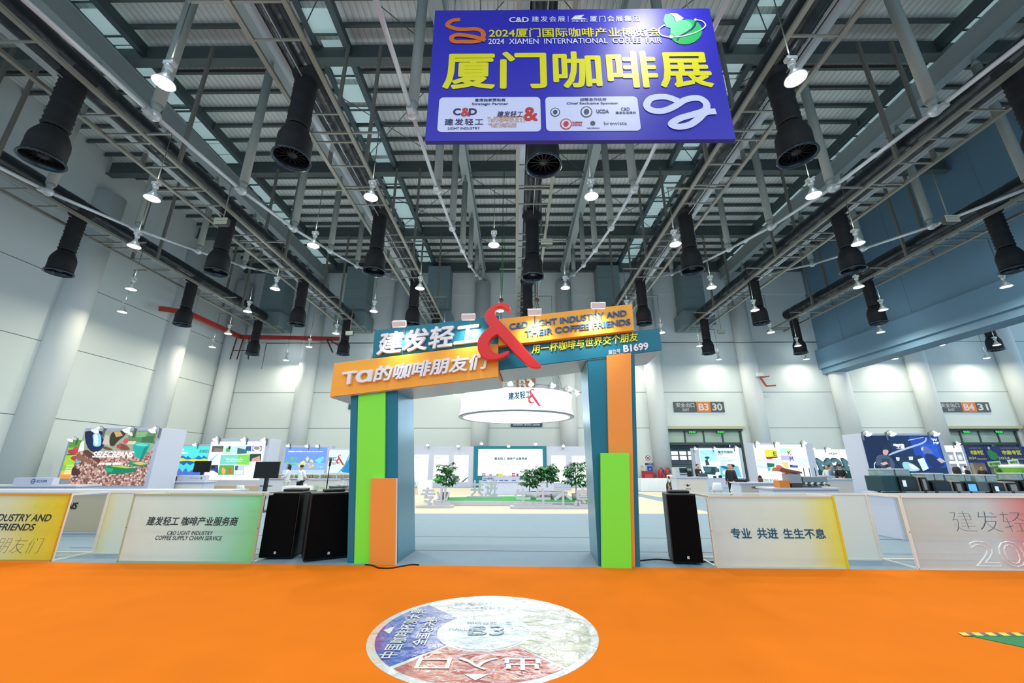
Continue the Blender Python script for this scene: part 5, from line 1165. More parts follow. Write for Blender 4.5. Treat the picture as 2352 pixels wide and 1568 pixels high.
MB().tube((q0.x, 9, .02), q0, .014, .012, 8).tube(q0, q1, .012, .009, 8).build('pole', BLACK, t); MB().lathe([(.001, 0), (.14, 0), (.14, .02), (.02, .03)], (q0.x, 9, .006), 16).build('foot', BLACK, t)
MB().tube(q1, q1 + Vector((.02, -.02, .16)), .02, .024, 10).build('microphone', M('3a342c', .5, .3), t)
# ================================================================ right side
# ---------------- roaster poster before the open door
RY_ = 31.6
t, a, b = stand_wall('r', RY_, ((1598, 1062), (1708, 1062)), 2.86, 'stand wall with the pale blue roaster machine poster at the door')
f, w_, h_, o_ = light_print(t, RY_, (1609, 1701, 1030, 1097), 'dff6fa', 1.0)
g = nrm((1280, 545), (2030, 545), (2060, 1065), (1330, 1060)); G = lambda *l: [g(*q) for q in l]
art('print', f, w_, h_, [('a9e2ee', G((1290, 570), (1620, 560), (1610, 760), (1320, 780))), ('6cc0d6', G((1650, 850), (1990, 850), (2040, 1050), (1660, 1040))), ('2c5a78', G((1660, 850), (1760, 860), (1850, 900), (1860, 930), (1700, 890))), ('e9f8fa', G((1700, 930), (1850, 940), (1850, 1000), (1700, 1000))), ('264a58', [g(1430 + 48 * math.cos(i * .4), 705 + 20 * math.sin(i * .4)) for i in range(16)]), ('264a58', G((1400, 710), (1460, 710), (1430, 760))), ('2b4653', G((1390, 750), (1430, 740), (1470, 830), (1400, 850))), ('1f3a46', G((1340, 860), (1600, 870), (1560, 1010), (1380, 990))), ('3c6a78', G((1360, 880), (1500, 880), (1480, 970), (1380, 960))), ('48616c', G((1560, 880), (1640, 900), (1640, 960), (1570, 960))), ('1b2c34', [g(1650 + 38 * math.cos(i * .4), 1040 + 26 * math.sin(i * .4)) for i in range(16)]), ('1b2c34', [g(1550 + 34 * math.cos(i * .4), 1045 + 20 * math.sin(i * .4)) for i in range(16)])]
    + [('4f9ab4', G((1300 + 46 * i, 590 + 18 * (i % 3)), (1330 + 46 * i, 605 + 18 * (i % 3)), (1322 + 46 * i, 612 + 18 * (i % 3)))) for i in range(6)], t, .64, o_, .0012)
lettering('lettering', [('魔豆司咖啡', w_ * .46, h_ * .83, w_ * .84, h_ * .93, dict(bold=.03)), ('更懂咖啡', w_ * .46, h_ * .77, w_ * .58, h_ * .8)] + [(s_, w_ * .47, h_ * (.68 - .05 * i), w_ * x, h_ * (.7 - .05 * i)) for i, (s_, x) in enumerate((('小型家用烘焙机', .68), ('全自动智能控制，稳定每一锅风味的表现', .9), ('可记录多条烘焙曲线数据', .8), ('双层滚筒均匀受热', .76), ('一键烘焙操作', .66), ('支持定制', .6)))], f, M('2a6a80', .5, noise=0), t, off=o_ + .03, bold=.01)
lamps_over([(1598, 1031), (1643, 1031), (1692, 1029)], RY_, 'arm lamps over the roaster poster', 'roaster poster wall')
BYc = 22.8
q0, q1 = atY(1563, 1125, BYc), atY(1629, 1125, BYc)
t = counter(q0.x - .15, q1.x, BYc, BYc + .8, 1.0, 'beige fronted counter with a small bird mark beside the motorbike', 'd6ccc4')
f = Fr((q0.x + .25, BYc - .008, .52))
MB().face(f, [(0, .12), (.1, .06), (.15, .13), (.2, .06), (.34, .12), (.22, .02), (.15, -.02), (.1, .02)], .004).build('emblem', BLACK, t); lettering('lettering', [('魔豆司', .04, -.16, .3, -.09)], f, BLACK, t, off=.004)
# bean-to-cup machine, cup towers and drawer box on the counter
q0, q1 = atY(1552, 1106, BYc + .3), atY(1575, 1073, BYc + .3)
t = thing('coffee_machine', ((q0.x + q1.x) / 2, BYc + .3, 1.0), 'tall pale coffee machine with touch screen on the bird mark counter', 'coffee machine')
MB().box(q0.x, q1.x, BYc + .2, BYc + .7, 1.0, q1.z).build('body', M('b9c3c6', .35, .2, noise=.05), t, .015); MB().box(q0.x + .24, q1.x + .01, BYc + .17, BYc + .199, q1.z - .28, q1.z - .03).build('screen', M('16242e', .2, noise=0), t)
MB().box(q0.x + .24, q1.x, BYc + .19, BYc + .199, 1.08, q1.z - .34).build('dispense_bay', M('5c666c', .3, .4), t)
for i, u in enumerate((1578, 1583, 1588)):
    q = atY(u, 1100, BYc + .5); t = thing('coffee_grinder', (q.x, BYc + .5, 1.0), '%s small black coffee grinder beside the tall machine' % ords[i], 'grinder', 'small grinders on the bird mark counter')
    MB().box(q.x - .055, q.x + .055, BYc + .42, BYc + .58, 1.0, 1.28).build('body', BLACK, t, .01); MB().lathe([(.03, .28), (.055, .36), (.055, .42), (.001, .42)], (q.x, BYc + .5, 1.0), 10).build('hopper', M('9aa4a8', .2, noise=0), t)
q0, q1 = atY(1610, 1104, BYc + .2), atY(1624, 1087, BYc + .2)
t = thing('display_box', ((q0.x + q1.x) / 2, BYc + .3, 1.0), 'dark grey cube box holding two paper cups on top', 'box')
MB().box(q0.x, q1.x, BYc + .15, BYc + .5, 1.0, q1.z).build('body', M('3b464a', .5, noise=.06), t, .006)
for i, x in enumerate((q0.x + .08, q0.x + .28)):
    t = thing('paper_cup', (x, BYc + .3, q1.z), '%s white paper cup on the dark cube box' % ('left' if i == 0 else 'right'), 'cup', 'paper cups on the dark cube box'); MB().lathe([(.001, 0), (.03, 0), (.042, .11), (.001, .11)], (x, BYc + .3, q1.z), 12).build('body', WHITE, t)
chair(1648, 1128, 19.5, 'white shell chair before the bird mark counter, left of two', rz=R(160))
chair(1682, 1131, 18.0, 'white shell chair before the beige lettered counter, right of two', rz=R(-165))
# draped table by the wall, extinguishers, notices
q0, q1 = atY(1475, 1115, 27.4), atY(1546, 1115, 27.4)
draped_table((q0.x + q1.x) / 2, 27.9, q1.x - q0.x, .8, 'long white pleated table by the wall left of the motorbike', .78)
t = thing('extinguisher_box', (10.75, 34.4, 0), 'red fire box on the floor beside the right arch pillar', 'fire box'); MB().box(10.35, 11.15, 34.0, 34.6, .006, 1.15).build('body', M('a8242c', .5, noise=.05), t, .02); MB().box(10.45, 11.05, 33.99, 33.999, .4, .9).build('front_label', M('c8494c', .5, noise=0), t)
for i, x in enumerate((11.55, 12.1)):
    t = thing('fire_extinguisher', (x, 34.2, .9), '%s red fire extinguisher standing on the table edge by the wall' % ('left' if i == 0 else 'right'), 'fire extinguisher', 'red extinguishers by the wall'); MB().lathe([(.001, -.9), (.17, -.89), (.17, .25), (.12, .36), (.04, .4), (.04, .5)], (x, 33.6, .9), 14).build('cylinder', M('b5222a', .35, noise=.04), t); MB().path([(x, 33.6, 1.4), (x + .16, 33.55, 1.36), (x + .24, 33.55, 1.0)], .03, 6).build('hose', BLACK, t)
def notice(u0, u1, v0, v1, wh, col, items, y=34.95, d=.0):
    a, b = atY(u0, (v0 + v1) / 2, y).x, atY(u1, (v0 + v1) / 2, y).x; z1, z0 = atY(u0, v0, y).z, atY(u0, v1, y).z
    t = thing('wall_notice', ((a + b) / 2, y, z0), wh, 'notice'); f = Fr((a, y - d, z0)); MB().fbox(f, 0, b - a, 0, z1 - z0, -.05, 0).build('board', M(col, .5, noise=.03), t); return t, f, b - a, z1 - z0
t, f, w_, h_ = notice(1482, 1501, 1063, 1067.5, 'blue notice strip above the display cabinet by the wall', '1c4a8a', 0); lettering('lettering', [('志愿服务站', w_ * .4, h_ * .2, w_ * .95, h_ * .8)], f, WHITE, t, off=.004)
t, f, w_, h_ = notice(1485, 1501, 1069, 1098, 'white edged display cabinet with a dark blue picture by the wall', 'b7c0c8', 0); art('print', f, w_, h_, [('1a3a9a', rect(.15, .55, .92, .95)), ('6a8ad0', [(.3, .7), (.6, .85), (.8, .75), (.5, .62)]), ('e4e6dc', rect(.15, .25, .92, .5)), ('20386a', rect(.15, .05, .92, .2))], t, .5, .004)
t = thing('round_notice', (0, 34.8, 0), 'round red and white prohibition sign on the wall', 'notice'); q = atY(1490.5, 1051, 34.7); t.location = q; f = Fr((q.x, YB - .025, q.z)); t.location = f.o
mb = MB(); mb.prism(f, ell(0, 0, .2, .2, 28), -.02, 0, 0); mb.face(f, ell(0, 0, .155, .155, 28), .003, 1); mb.face(f, rect(-.09, -.06, .09, .06), .005, 2); stroke(mb, f, [(-.12, .12), (.12, -.12)], .035, .007, 0); mb.build('disc', [M('9c2a38', .5, noise=0), WHITE, M('3c3e46', .5, noise=0)], t)
for i, (v0, v1, c) in enumerate(((1068, 1072, 'c9c2ae'), (1074.5, 1082, 'd5d3cc'))):
    notice(1472, 1477, v0, v1, 'small pale %s notice beside the display cabinet' % ('upper' if i == 0 else 'lower'), c, 0)
# ---------------- MOINS stand
NY2 = 26.9
t, a, b = stand_wall('x', NY2, ((1739, 1062), (1875, 1062)), 2.98, 'white stand wall with the MOINS poster of hands and coloured packs', dep=1.1)
f, w_, h_, o_ = light_print(t, NY2, (1737, 1858, 1021, 1111), 'f4fbfd', 1.05)
g = nrm((395, 320), (1370, 320), (1430, 890), (500, 1025)); G = lambda *l: [g(*q) for q in l]
art('print', f, w_, h_, [('d9eef8', G((440, 600), (1390, 560), (1400, 640), (450, 720))), ('c8dcf0', G((450, 690), (780, 740), (700, 760), (450, 740))), ('e2dc4a', G((600, 412), (830, 408), (838, 535), (620, 545))), ('3c4a3a', G((620, 545), (840, 535), (835, 560), (640, 585))), ('e6d4da', G((440, 585), (620, 590), (760, 570), (830, 600), (800, 660), (640, 620), (450, 620))), ('9a4a5a', G((625, 560), (700, 555), (740, 580), (640, 585))), ('1f6a5a', G((635, 650), (770, 665), (770, 720), (645, 735))), ('d8efb8', G((880, 390), (1090, 380), (1110, 470), (890, 480))), ('b9e4f2', G((880, 385), (1000, 380), (1010, 470), (890, 475))), ('c5b2e0', G((890, 515), (1115, 520), (1130, 600), (900, 600))), ('e8dce8', G((1000, 620), (1120, 640), (1390, 660), (1395, 740), (1200, 700), (1010, 680))), ('f0cf8a', G((900, 640), (1010, 640), (1030, 740), (960, 750))), ('d0643a', G((790, 690), (880, 690), (930, 740), (1160, 830), (1160, 850), (900, 840), (800, 740))), ('a34a2c', G((880, 760), (1100, 820), (1090, 850), (900, 830))), ('3c62b0', G((1060, 690), (1190, 700), (1190, 740), (1070, 735))), ('262c3c', G((1040, 685), (1100, 690), (1060, 740))), ('4fb0d4', G((645, 740), (690, 740), (690, 795), (650, 795))), ('d4d83a', G((705, 750), (745, 750), (750, 810), (712, 810)))], t, .64, o_, .0012)
mb = MB()
for (x, y), s_ in (((790, 485), 'E'), ((1058, 468), 'K'), ((1085, 580), 'M')):
    c_ = g(x, y); a0, b0 = c_[0] * w_, c_[1] * h_; put_text(mb, s_, f, a0 - .11, b0 - .13, a0 + .11, b0 + .13, off=o_ + .03, bold=.012)
mb.build('lettering', M('3c5a4a', .5, noise=0), t)
q0, q1 = g(535, 985), g(820, 950); lettering('lettering', [('MOINS', q0[0] * w_, q0[1] * h_, (q0[0] + .13) * w_, q1[1] * h_ + .05, dict(bold=.03)), ('魔饮物语', (q0[0] + .145) * w_, q0[1] * h_, q1[0] * w_, q1[1] * h_ + .04)], f, M('2a8a90', .5, noise=0), t, off=o_ + .03, bold=.012)
lamps_over([(1741, 1019), (1786, 1019), (1849, 1018)], NY2, 'arm lamps over the hands and packs poster', 'hands and packs poster wall')
q0, q1 = atY(1712, 1130, 15.6), atY(1790, 1130, 15.6)
t = counter(q0.x - .15, q1.x + 1.2, 15.6, 16.2, 1.0, 'long beige fronted counter lettered MOINS behind the fence', 'b7b1aa')
lettering('lettering', [('MOINS', .26, .78, .62, .86, dict(bold=.03)), ('魔饮物语', .65, .78, 1.02, .85)], Fr((q0.x, 15.6, 0)), BLACK, t, off=.009, bold=.02)
# waffle maker bin machine with an orange lid
KY = 13.2
t = counter(atY(1777, 1130, KY).x, atY(1928, 1130, KY).x, KY, KY + .8, .93, 'white topped counter carrying the orange bin and espresso machine', 'd2cfd6')
KZ = .93
q0, q1 = atY(1789, 1128, KY + .2), atY(1808, 1103, KY + .2)
t = thing('orange_bin', ((q0.x + q1.x) / 2, KY + .3, KZ), 'open orange square bin on the white topped counter', 'bin'); MB().box(q0.x, q1.x, KY + .1, KY + .4, KZ, q1.z).build('body', M('d07a34', .5, noise=.05), t, .008)
q2, q3 = atY(1811, 1128, KY + .3), atY(1833, 1087, KY + .3)
t = thing('roaster_unit', ((q2.x + q3.x) / 2, KY + .3, KZ), 'grey sample roaster with a rust red curved top beside the orange bin', 'roaster')
MB().box(q2.x, q3.x - .02, KY + .15, KY + .5, KZ + .12, q3.z).build('body', M('a6aaac', .35, .5, noise=.06), t, .02); MB().box(q2.x + .03, q3.x - .06, KY + .12, KY + .5, KZ, KZ + .12).build('base', M('3a332e', .5), t)
MB().add([(q2.x - .28, KY + .1, q3.z + .08), (q3.x, KY + .1, q3.z), (q3.x, KY + .5, q3.z), (q2.x - .28, KY + .5, q3.z + .08), (q2.x - .22, KY + .1, q3.z + .18), (q3.x, KY + .1, q3.z + .05), (q3.x, KY + .5, q3.z + .05), (q2.x - .22, KY + .5, q3.z + .18)], [(0,3,2,1),(4,5,6,7),(0,1,5,4),(1,2,6,5),(2,3,7,6),(3,0,4,7)]).build('lid', M('8e3f2c', .45, noise=.1), t)
def espresso(u0, u1, v0, v1, y, wh, groups=4, col='98a2a8'):
    a, b = atY(u0, (v0 + v1) / 2, y).x, atY(u1, (v0 + v1) / 2, y).x; z0, z1 = atY(u0, v1, y).z, atY(u0, v0, y).z; h = z1 - z0
    t = thing('espresso_machine', ((a + b) / 2, y + .25, z0), wh, 'espresso machine'); ST = M(col, .25, .7, noise=.06)
    MB().box(a, b, y + .05, y + .55, z0 + h * .6, z1).box(a, b, y + .35, y + .55, z0 + .05, z0 + h * .6).build('body', ST, t, .02)
    MB().box(a, b, y - .05, y + .5, z0 + .02, z0 + .08).build('drip_tray', M('6a7074', .3, .7), t)
    MB().box(a + .03, b - .03, y + .08, y + .1, z0 + h * .66, z1 - .04).build('front_glass', M('3c4a50', .15, noise=.1), t)
    for i in range(groups):
        x = a + (b - a) * (i + .5) / groups
        o = MB().lathe([(.001, .1), (.06, .1), (.07, 0), (.06, -.06), (.001, -.06)], (x, y + .12, z0 + h * .5), 14).build('group_head', M('cdd4d8', .15, .9, noise=0), t)
        MB().tube((x, y + .08, z0 + h * .46), (x, y - .12, z0 + h * .44), .014, .018, 8).build('portafilter_handle', BLACK, o)
    for x in (a + .04, b - .04): MB().tube((x, y + .0, z0 + .3 * h), (x, y + .08, z0 + h * .7), .008, .008, 6).build('steam_wand', STEEL, t)
    for x in (a + .06, b - .06):
        MB().tube((x, y + .3, z0), (x, y + .3, z0 + .05), .03, .03, 8).build('foot', BLACK, t)
    return t
espresso(1849, 1906, 1094, 1129, KY + .15, 'glass fronted espresso machine with four group heads beside the roaster')
for i, u in enumerate((1849, 1862, 1875)):
    q = atY(u, 1094, KY + .4); t = thing('tamper_rod', (q.x, KY + .4, q.z), '%s thin black rod from the left above the espresso machine' % ords[i], 'rod', 'thin rods above the espresso machine'); MB().tube((q.x, KY + .4, q.z), (q.x, KY + .4, q.z + .27), .012, .012, 8).build('rod', BLACK, t)
# ---------------- M2M stand
M2 = 31.5
t, a, b = stand_wall('m2', M2, ((1866, 1070), (1985, 1070)), 2.76, 'white stand wall with the dark M2M block letters poster')
f, w_, h_, o_ = light_print(t, M2, (1872, 1975, 1032, 1110), 'fbfdfc', 1.05)
g = nrm((1480, 415), (2330, 415), (2430, 1000), (1590, 1000)); G = lambda *l: [g(*q) for q in l]
art('print', f, w_, h_, [('0f3c3a', G((1560, 690), (2160, 690), (2420, 760), (2420, 1000), (1590, 1000)))], t, .64, o_)
mb = MB(); q0, q1 = g(1560, 760), g(2330, 560)
for k_, (dx, mi) in enumerate(((0., 0), (.03, 0), (.06, 0), (.09, 1))): put_text(mb, 'M2M', f, q0[0] * w_ + dx, q0[1] * h_ - dx, q1[0] * w_ + dx, q1[1] * h_ - dx, off=o_ + .006 + .004 * k_, bold=.05, shear=-.15, mi=mi)
mb.build('block_lettering', [M('2f565e', .5, noise=0), M('5f8690', .5, noise=0)], t)
q0, q1 = g(1815, 505), g(1960, 470); lettering('lettering', [('M2M', q0[0] * w_, q0[1] * h_, q1[0] * w_, q1[1] * h_)], f, M('1c3c44', .5, noise=0), t, off=o_ + .01, bold=.02)
q0, q1 = g(1850, 840), g(2120, 790); lettering('lettering', [('(OWEFI)', q0[0] * w_, q0[1] * h_, q1[0] * w_, q1[1] * h_)], f, E('f4faf8', 1), t, off=o_ + .01, bold=.02)
lamps_over([(1868, 1031), (1903, 1031)], M2, 'arm lamps over the M2M poster', 'M2M poster wall')
q0, q1 = atY(1905, 1122, 19.2), atY(1962, 1122, 19.2)
t = counter(q0.x - .8, q1.x, 19.2, 19.9, 1.02, 'beige counter under the M2M poster with a long coffee machine', 'cbbfb8')
espresso(1886, 1922, 1092, 1107, 19.3, 'long pale coffee machine on the counter under the M2M poster', 3, 'b9c0c2')
# ---------------- WMF stand
WY = 19.2
t, a, b = stand_wall('w', WY, ((2001, 1066), (2182, 1066)), 3.02, 'big white stand wall with the dark blue barista poster', dep=1.3)
f, w_, h_, o_ = light_print(t, WY, (1994, 2172, 1000, 1132), '0d2a58', 1.0, sample=False)
g = nrm((305, 215), (1260, 225), (1400, 960), (470, 960)); G = lambda *l: [g(*q) for q in l]
art('print', f, w_, h_, [('0a1f48', rect(.0, .0, .35, 1)), ('1a48b0', G((900, 230), (1250, 230), (1330, 640), (1000, 640))), ('2458c8', G((1020, 330), (1240, 330), (1280, 560), (1080, 560))),
    ('aebfe0', G((630, 470), (700, 430), (900, 360), (1060, 310), (1110, 270), (1100, 240), (1120, 240), (1125, 280), (1080, 325), (920, 380), (720, 450), (640, 485))), ('dfe6f4', G((880, 275), (1080, 238), (1085, 242), (890, 282))), ('dfe6f4', G((445, 600), (470, 560), (480, 565), (455, 610), (480, 670), (575, 740), (580, 755), (470, 690))),
    ('1a2638', G((550, 380), (590, 350), (640, 370), (660, 410), (630, 420), (560, 420))), ('c9a8a0', G((565, 400), (640, 405), (630, 460), (600, 485), (565, 460))), ('46546e', G((480, 480), (560, 465), (640, 480), (700, 560), (715, 640), (660, 650), (620, 720), (545, 715), (540, 600), (470, 620))), ('2b3a52', G((545, 520), (640, 520), (660, 700), (550, 720))), ('d0b0a8', G((530, 580), (600, 560), (630, 590), (560, 610))), ('d0b0a8', G((600, 640), (660, 630), (660, 670), (620, 670))), ('10151f', G((590, 600), (620, 590), (630, 630), (600, 640))),
    ('5a6ab0', G((1040, 370), (1090, 350), (1160, 400), (1195, 460), (1150, 455), (1100, 480), (1050, 440))), ('c8c4dc', G((1035, 380), (1070, 365), (1060, 420), (1040, 410))), ('142c66', G((1060, 450), (1170, 460), (1260, 540), (1320, 580), (1270, 640), (1120, 640))), ('c8b4c0', G((1215, 530), (1260, 510), (1330, 560), (1270, 580))),
    ('20304a', G((700, 490), (1040, 480), (1080, 680), (800, 690))), ('9ad0e0', G((780, 570), (860, 560), (940, 600), (1030, 680), (830, 690))), ('d8f0f4', G((980, 530), (1060, 510), (1110, 650), (1040, 680))), ('cfe2f2', G((720, 500), (765, 505), (760, 550), (725, 545))), ('cfe2f2', G((875, 495), (930, 495), (925, 540), (880, 540))), ('e8f4f8', G((870, 590), (930, 600), (990, 660), (900, 660)))], t, .64, o_, .0012)
q0, q1 = g(1180, 330), g(1235, 255); lettering('lettering', [('W', q0[0] * w_, (q0[1] + q1[1]) / 2 * h_, q1[0] * w_, q1[1] * h_), ('MF', q0[0] * w_ + .04, q0[1] * h_, q1[0] * w_ + .04, (q0[1] + q1[1]) / 2 * h_ - .03)], f, E('f4f8ff', 1), t, off=o_ + .05, bold=.03)
q0, q1 = g(700, 390), g(820, 325); lettering('lettering', [('咖啡', q0[0] * w_, (q0[1] + q1[1]) / 2 * h_, q1[0] * w_, q1[1] * h_), ('工匠', q0[0] * w_ + .1, q0[1] * h_, q1[0] * w_, (q0[1] + q1[1]) / 2 * h_)], f, E('f4f8ff', 1), t, off=o_ + .05, bold=.04)
lamps_over([(1996, 998), (2052, 998), (2152, 998)], WY, 'arm lamps over the dark blue barista poster', 'barista poster wall')
# wall with small appliance pictures
AY = 27.6
t, a, b = stand_wall('a', AY, ((2168, 1060), (2224, 1060)), 2.86, 'white stand wall with four small appliance pictures')
f, w_, h_, o_ = light_print(t, AY, (2172, 2218, 1023, 1098), 'f8fbfd', 1.05)
L_ = []
for i in range(2):
    for j in range(2):
        x, y = .16 + .44 * i, .52 - .36 * j; L_ += [('8c929c', rect(x, y, x + .34, y + .28)), ('c4c8d0', rect(x + .05, y + .03, x + .29, y + .2)), ('e8f0f2', ell(x + .17, y + .12, .08, .06, 12))]
art('print', f, w_, h_, L_, t, .64, o_)
lamps_over([(2202, 1020)], AY, 'arm lamps over the appliance pictures', 'appliance picture wall')
# ---------------- WMF counter with its row of machines
CW = 9.9
x0 = 8.66; x1 = 15.5
t = counter(x0, x1, CW, CW + .75, .98, 'long white ended counter carrying the row of big coffee machines', 'cbb99c')
lettering('lettering', [('WMF', 1.4, .62, 1.7, .72), ('Professional Coffee Machines', 2.0, .5, 3.4, .58)], Fr((x0, CW, 0)), M('6a6258', .5, noise=0), t, off=.009)
def big_machine(u0, u1, v0, wh, col, glow=None, y=CW + .1, screen='1b2730', hop=True):
    a, b = atY(u0, 1100, y).x, atY(u1, 1100, y).x; zt = atY(u0, v0, y).z; z0 = .98
    t = thing('coffee_machine', ((a + b) / 2, y + .25, z0), wh, 'coffee machine', 'big coffee machines on the long counter')
    MB().box(a, b, y + .02, y + .52, z0 + .03, zt).build('body', M(col, .35, .3, noise=.05), t, .015)
    wq = b - a; wide = wq > .5
    s0 = a + wq * (.45 if wide else .12)
    o = MB().box(s0, b - .02, y - .03, y + .019, zt - .34, zt - .02).build('display', M('14181c', .25, noise=.05), t, .01)
    MB().box(s0 + .04, b - .07, y - .036, y - .031, zt - .29, zt - .06).build('screen', E('5aa8f0', .8) if screen == '5aa8f0' else M(screen, .15, noise=.05), o)
    if wide: MB().box(s0 + .06, s0 + .14, y - .04, y - .037, zt - .24, zt - .1).build('menu_icon', E('cfe4f2', .6), o)
    MB().box(s0, b - .03, y - .005, y + .019, z0 + .06, zt - .37).build('dispense_bay', M('b4b6b4', .25, .7, noise=.25, scale=6), t)
    MB().tube((s0 + wq * .2, y - .05, zt - .38), (s0 + wq * .2, y - .05, zt - .5), .035, .022, 10).tube((s0 + wq * .32, y - .05, zt - .38), (s0 + wq * .32, y - .05, zt - .5), .035, .022, 10).build('spout', M('2a2c2e', .3, .3), t)
    MB().box(s0, b, y - .12, y + .02, z0, z0 + .05).build('drip_tray', STEEL, t)
    if hop:
        for h0, h1 in ((a + .04, a + wq * .46), (a + wq * .52, b - .04)):
            o = MB().box(h0, h1, y + .06, y + .4, zt + .001, zt + .13).build('bean_hopper', M('8fa2a6', .12, noise=.4, scale=9), t); MB().box(h0 - .01, h1 + .01, y + .05, y + .41, zt + .131, zt + .16).build('lid', M('c6cccc', .3, .3), o)
    if glow: MB().box(a + wq * .44, b, y - .035, y - .031, zt - .37, zt - .352).build('light_strip', E(glow, 3), t)
    for x in (a + .05, b - .05): MB().tube((x, y + .25, z0), (x, y + .25, z0 + .031), .03, .03, 8).build('foot', BLACK, t)
    return t
big_machine(2028, 2103, 1092, 'dark green sided coffee machine, leftmost on the long counter', '20444a')
big_machine(2108, 2128, 1094, 'narrow steel milk cooler beside the leftmost coffee machine', '9a9690', hop=False, screen='8f8c88')
big_machine(2130, 2178, 1103, 'black coffee machine with a glowing red strip', '14171a', 'ff3a3a')
big_machine(2182, 2206, 1104, 'steel milk unit between the red and blue lit machines', 'a09a92', hop=False, screen='8f8c88')
big_machine(2208, 2240, 1105, 'coffee machine with a bright blue screen', '2c3338', None, screen='5aa8f0')
big_machine(2243, 2300, 1106, 'grey glass fronted machine right of the blue screen', '5a6468', '3a5aff')
big_machine(2304, 2332, 1106, 'steel sided machine near the right edge of the counter', 'a8a298', hop=False, screen='8f8c88')
big_machine(2336, 2380, 1102, 'black machine cut by the right edge', '17191c')
# ---------------- market banners and green cup beyond, next hall
GY = 30.5
for i, (u0, u1, wh) in enumerate(((2204, 2263, 'dark blue market banner with yellow characters, left one'), (2264, 2352, 'dark blue market banner with the green bean, middle one'), (2353, 2400, 'dark blue market banner cut by the right edge'))):
    a, b = atY(u0, 1040, GY).x, atY(u1, 1040, GY).x; z1, z0 = atY(u0, 1025, GY).z, atY(u0, 1062, GY).z
    t = thing('market_banner', ((a + b) / 2, GY, z0), wh, 'banner', 'dark blue market banners'); f = Fr((a, GY, z0)); w_, h_ = b - a, z1 - z0
    MB().fbox(f, 0, w_, 0, h_, -.1, 0).box(a, a + .08, GY + .1, GY + .18, 0.006, z0 + .1).box(b - .08, b, GY + .1, GY + .18, 0.006, z0 + .1).build('panel', M('1a2470', .5, noise=.03), t)
    lettering('lettering', [('市集专区', w_ * .42, h_ * .48, w_ * .93, h_ * .76, dict(bold=.05)), ('2024', w_ * .28, h_ * .2, w_ * .58, h_ * .36, dict(bold=.02))], f, M('e0d81e', .5, noise=0), t, off=.006)
    lettering('lettering', [('2024厦门国际咖啡产业博览会', w_ * .42, h_ * .84, w_ * .9, h_ * .94)], f, M('a9a44a', .5, noise=0), t, off=.006)
    mb = MB(); mb.face(f, [(w_ * .6, h_ * .2), (w_ * .98, h_ * .2), (w_ * .98, h_ * .24), (w_ * .66, h_ * .24), (w_ * .66, h_ * .3)], .006, 0)
    if i: mb.face(f, ell(w_ * .12, h_ * .55, .22, .3, 18), .006, 1); mb.face(f, ell(w_ * .17, h_ * .42, .34, .3, 18), .008, 1); mb.face(f, ell(w_ * .12, h_ * .9, .08, .1, 12), .008, 2)
    mb.build('banner_mark', [M('e0d81e', .5, noise=0), M('1f8a48', .5, noise=.1), M('cfd2dc', .5, noise=0)], t)
t = thing('stall_wall', (38, 31.2, 0), 'beige market stall wall under the dark blue banners', 'stall wall'); a, b = atY(2240, 1080, 31.2).x, atY(2420, 1080, 31.2).x
MB().box(a, b, 31.2, 31.4, .006, 1.75).build('panel', M('b9a58c', .6, noise=.06), t); MB().box(a + 1.2, a + 2.6, 31.18, 31.199, .8, 1.7).build('print', M('8f8478', .6, noise=.2, scale=4), t); MB().box(a + 2.4, a + 2.9, 31.15, 31.18, 1.2, 1.5).build('dark_label', M('2b2826', .5), t)
q0, q1 = atY(2318, 1102, 24), atY(2362, 1070, 24)
t = thing('giant_cup', ((q0.x + q1.x) / 2, 24, q0.z), 'giant bright green takeaway cup with white lid in the next hall', 'cup'); cx_ = (q0.x + q1.x) / 2; hw = (q1.x - q0.x) / 2
MB().lathe([(.001, 0), (hw * .78, 0), (hw * .95, (q1.z - q0.z) * .85)], (cx_, 24, q0.z), 24).build('body', M('86d22a', .45, noise=.05), t); MB().lathe([(hw * .95, 0), (hw * 1.03, .02), (hw * 1.0, .14), (hw * .8, .2), (.001, .2)], (cx_, 24, q0.z + (q1.z - q0.z) * .85), 24).build('lid', WHITE, t); MB().lathe([(.001, -q0.z), (hw * .7, -q0.z), (hw * .7, 0)], (cx_, 24, q0.z), 18).build('plinth', SHW, t)
lettering('lettering', [('FENG', -.4, .3, .5, .5), ('YU', -.3, .05, .3, .24)], Cyl(cx_, 24, hw * .93, q0.z), M('3f9a2a', .5, noise=0), t, off=.02, bold=.02)
for i, (u0, u1, v0, v1, c, s_) in enumerate(((2272, 2302, 1060, 1072, '9fd08a', '富宇咖啡'), (2320, 2344, 1056, 1068, 'd6ecd0', '咖啡豆'), (2282, 2306, 1076, 1086, '8ac86a', '生豆'), (2285, 2312, 1087, 1100, '4aa03a', '咖啡果'))):
    a, b = atY(u0, 1070, 24.6), atY(u1, 1070, 24.6); z1, z0 = atY(u0, v0, 24.6).z, atY(u0, v1, 24.6).z
    t = thing('stall_sign', ((a.x + b.x) / 2, 24.6, z0), '%s green paper sign from the left beside the giant cup' % ords[i], 'sign', 'green paper signs beside the giant cup'); f = Fr((a.x, 24.6, z0), (1, 0, .08), (-.08, 0, 1)); MB().fbox(f, 0, b.x - a.x, 0, z1 - z0, -.03, 0).build('board', M(c, .5, noise=.06), t); lettering('lettering', [(s_, .08, (z1 - z0) * .25, b.x - a.x - .08, (z1 - z0) * .75)], f, M('2f6a2a', .5, noise=0), t, off=.005, bold=.02)
    MB().box((a.x + b.x) / 2 - .02, (a.x + b.x) / 2 + .02, 24.65, 24.69, .006, z1 - .05).build('post', STEEL, t)

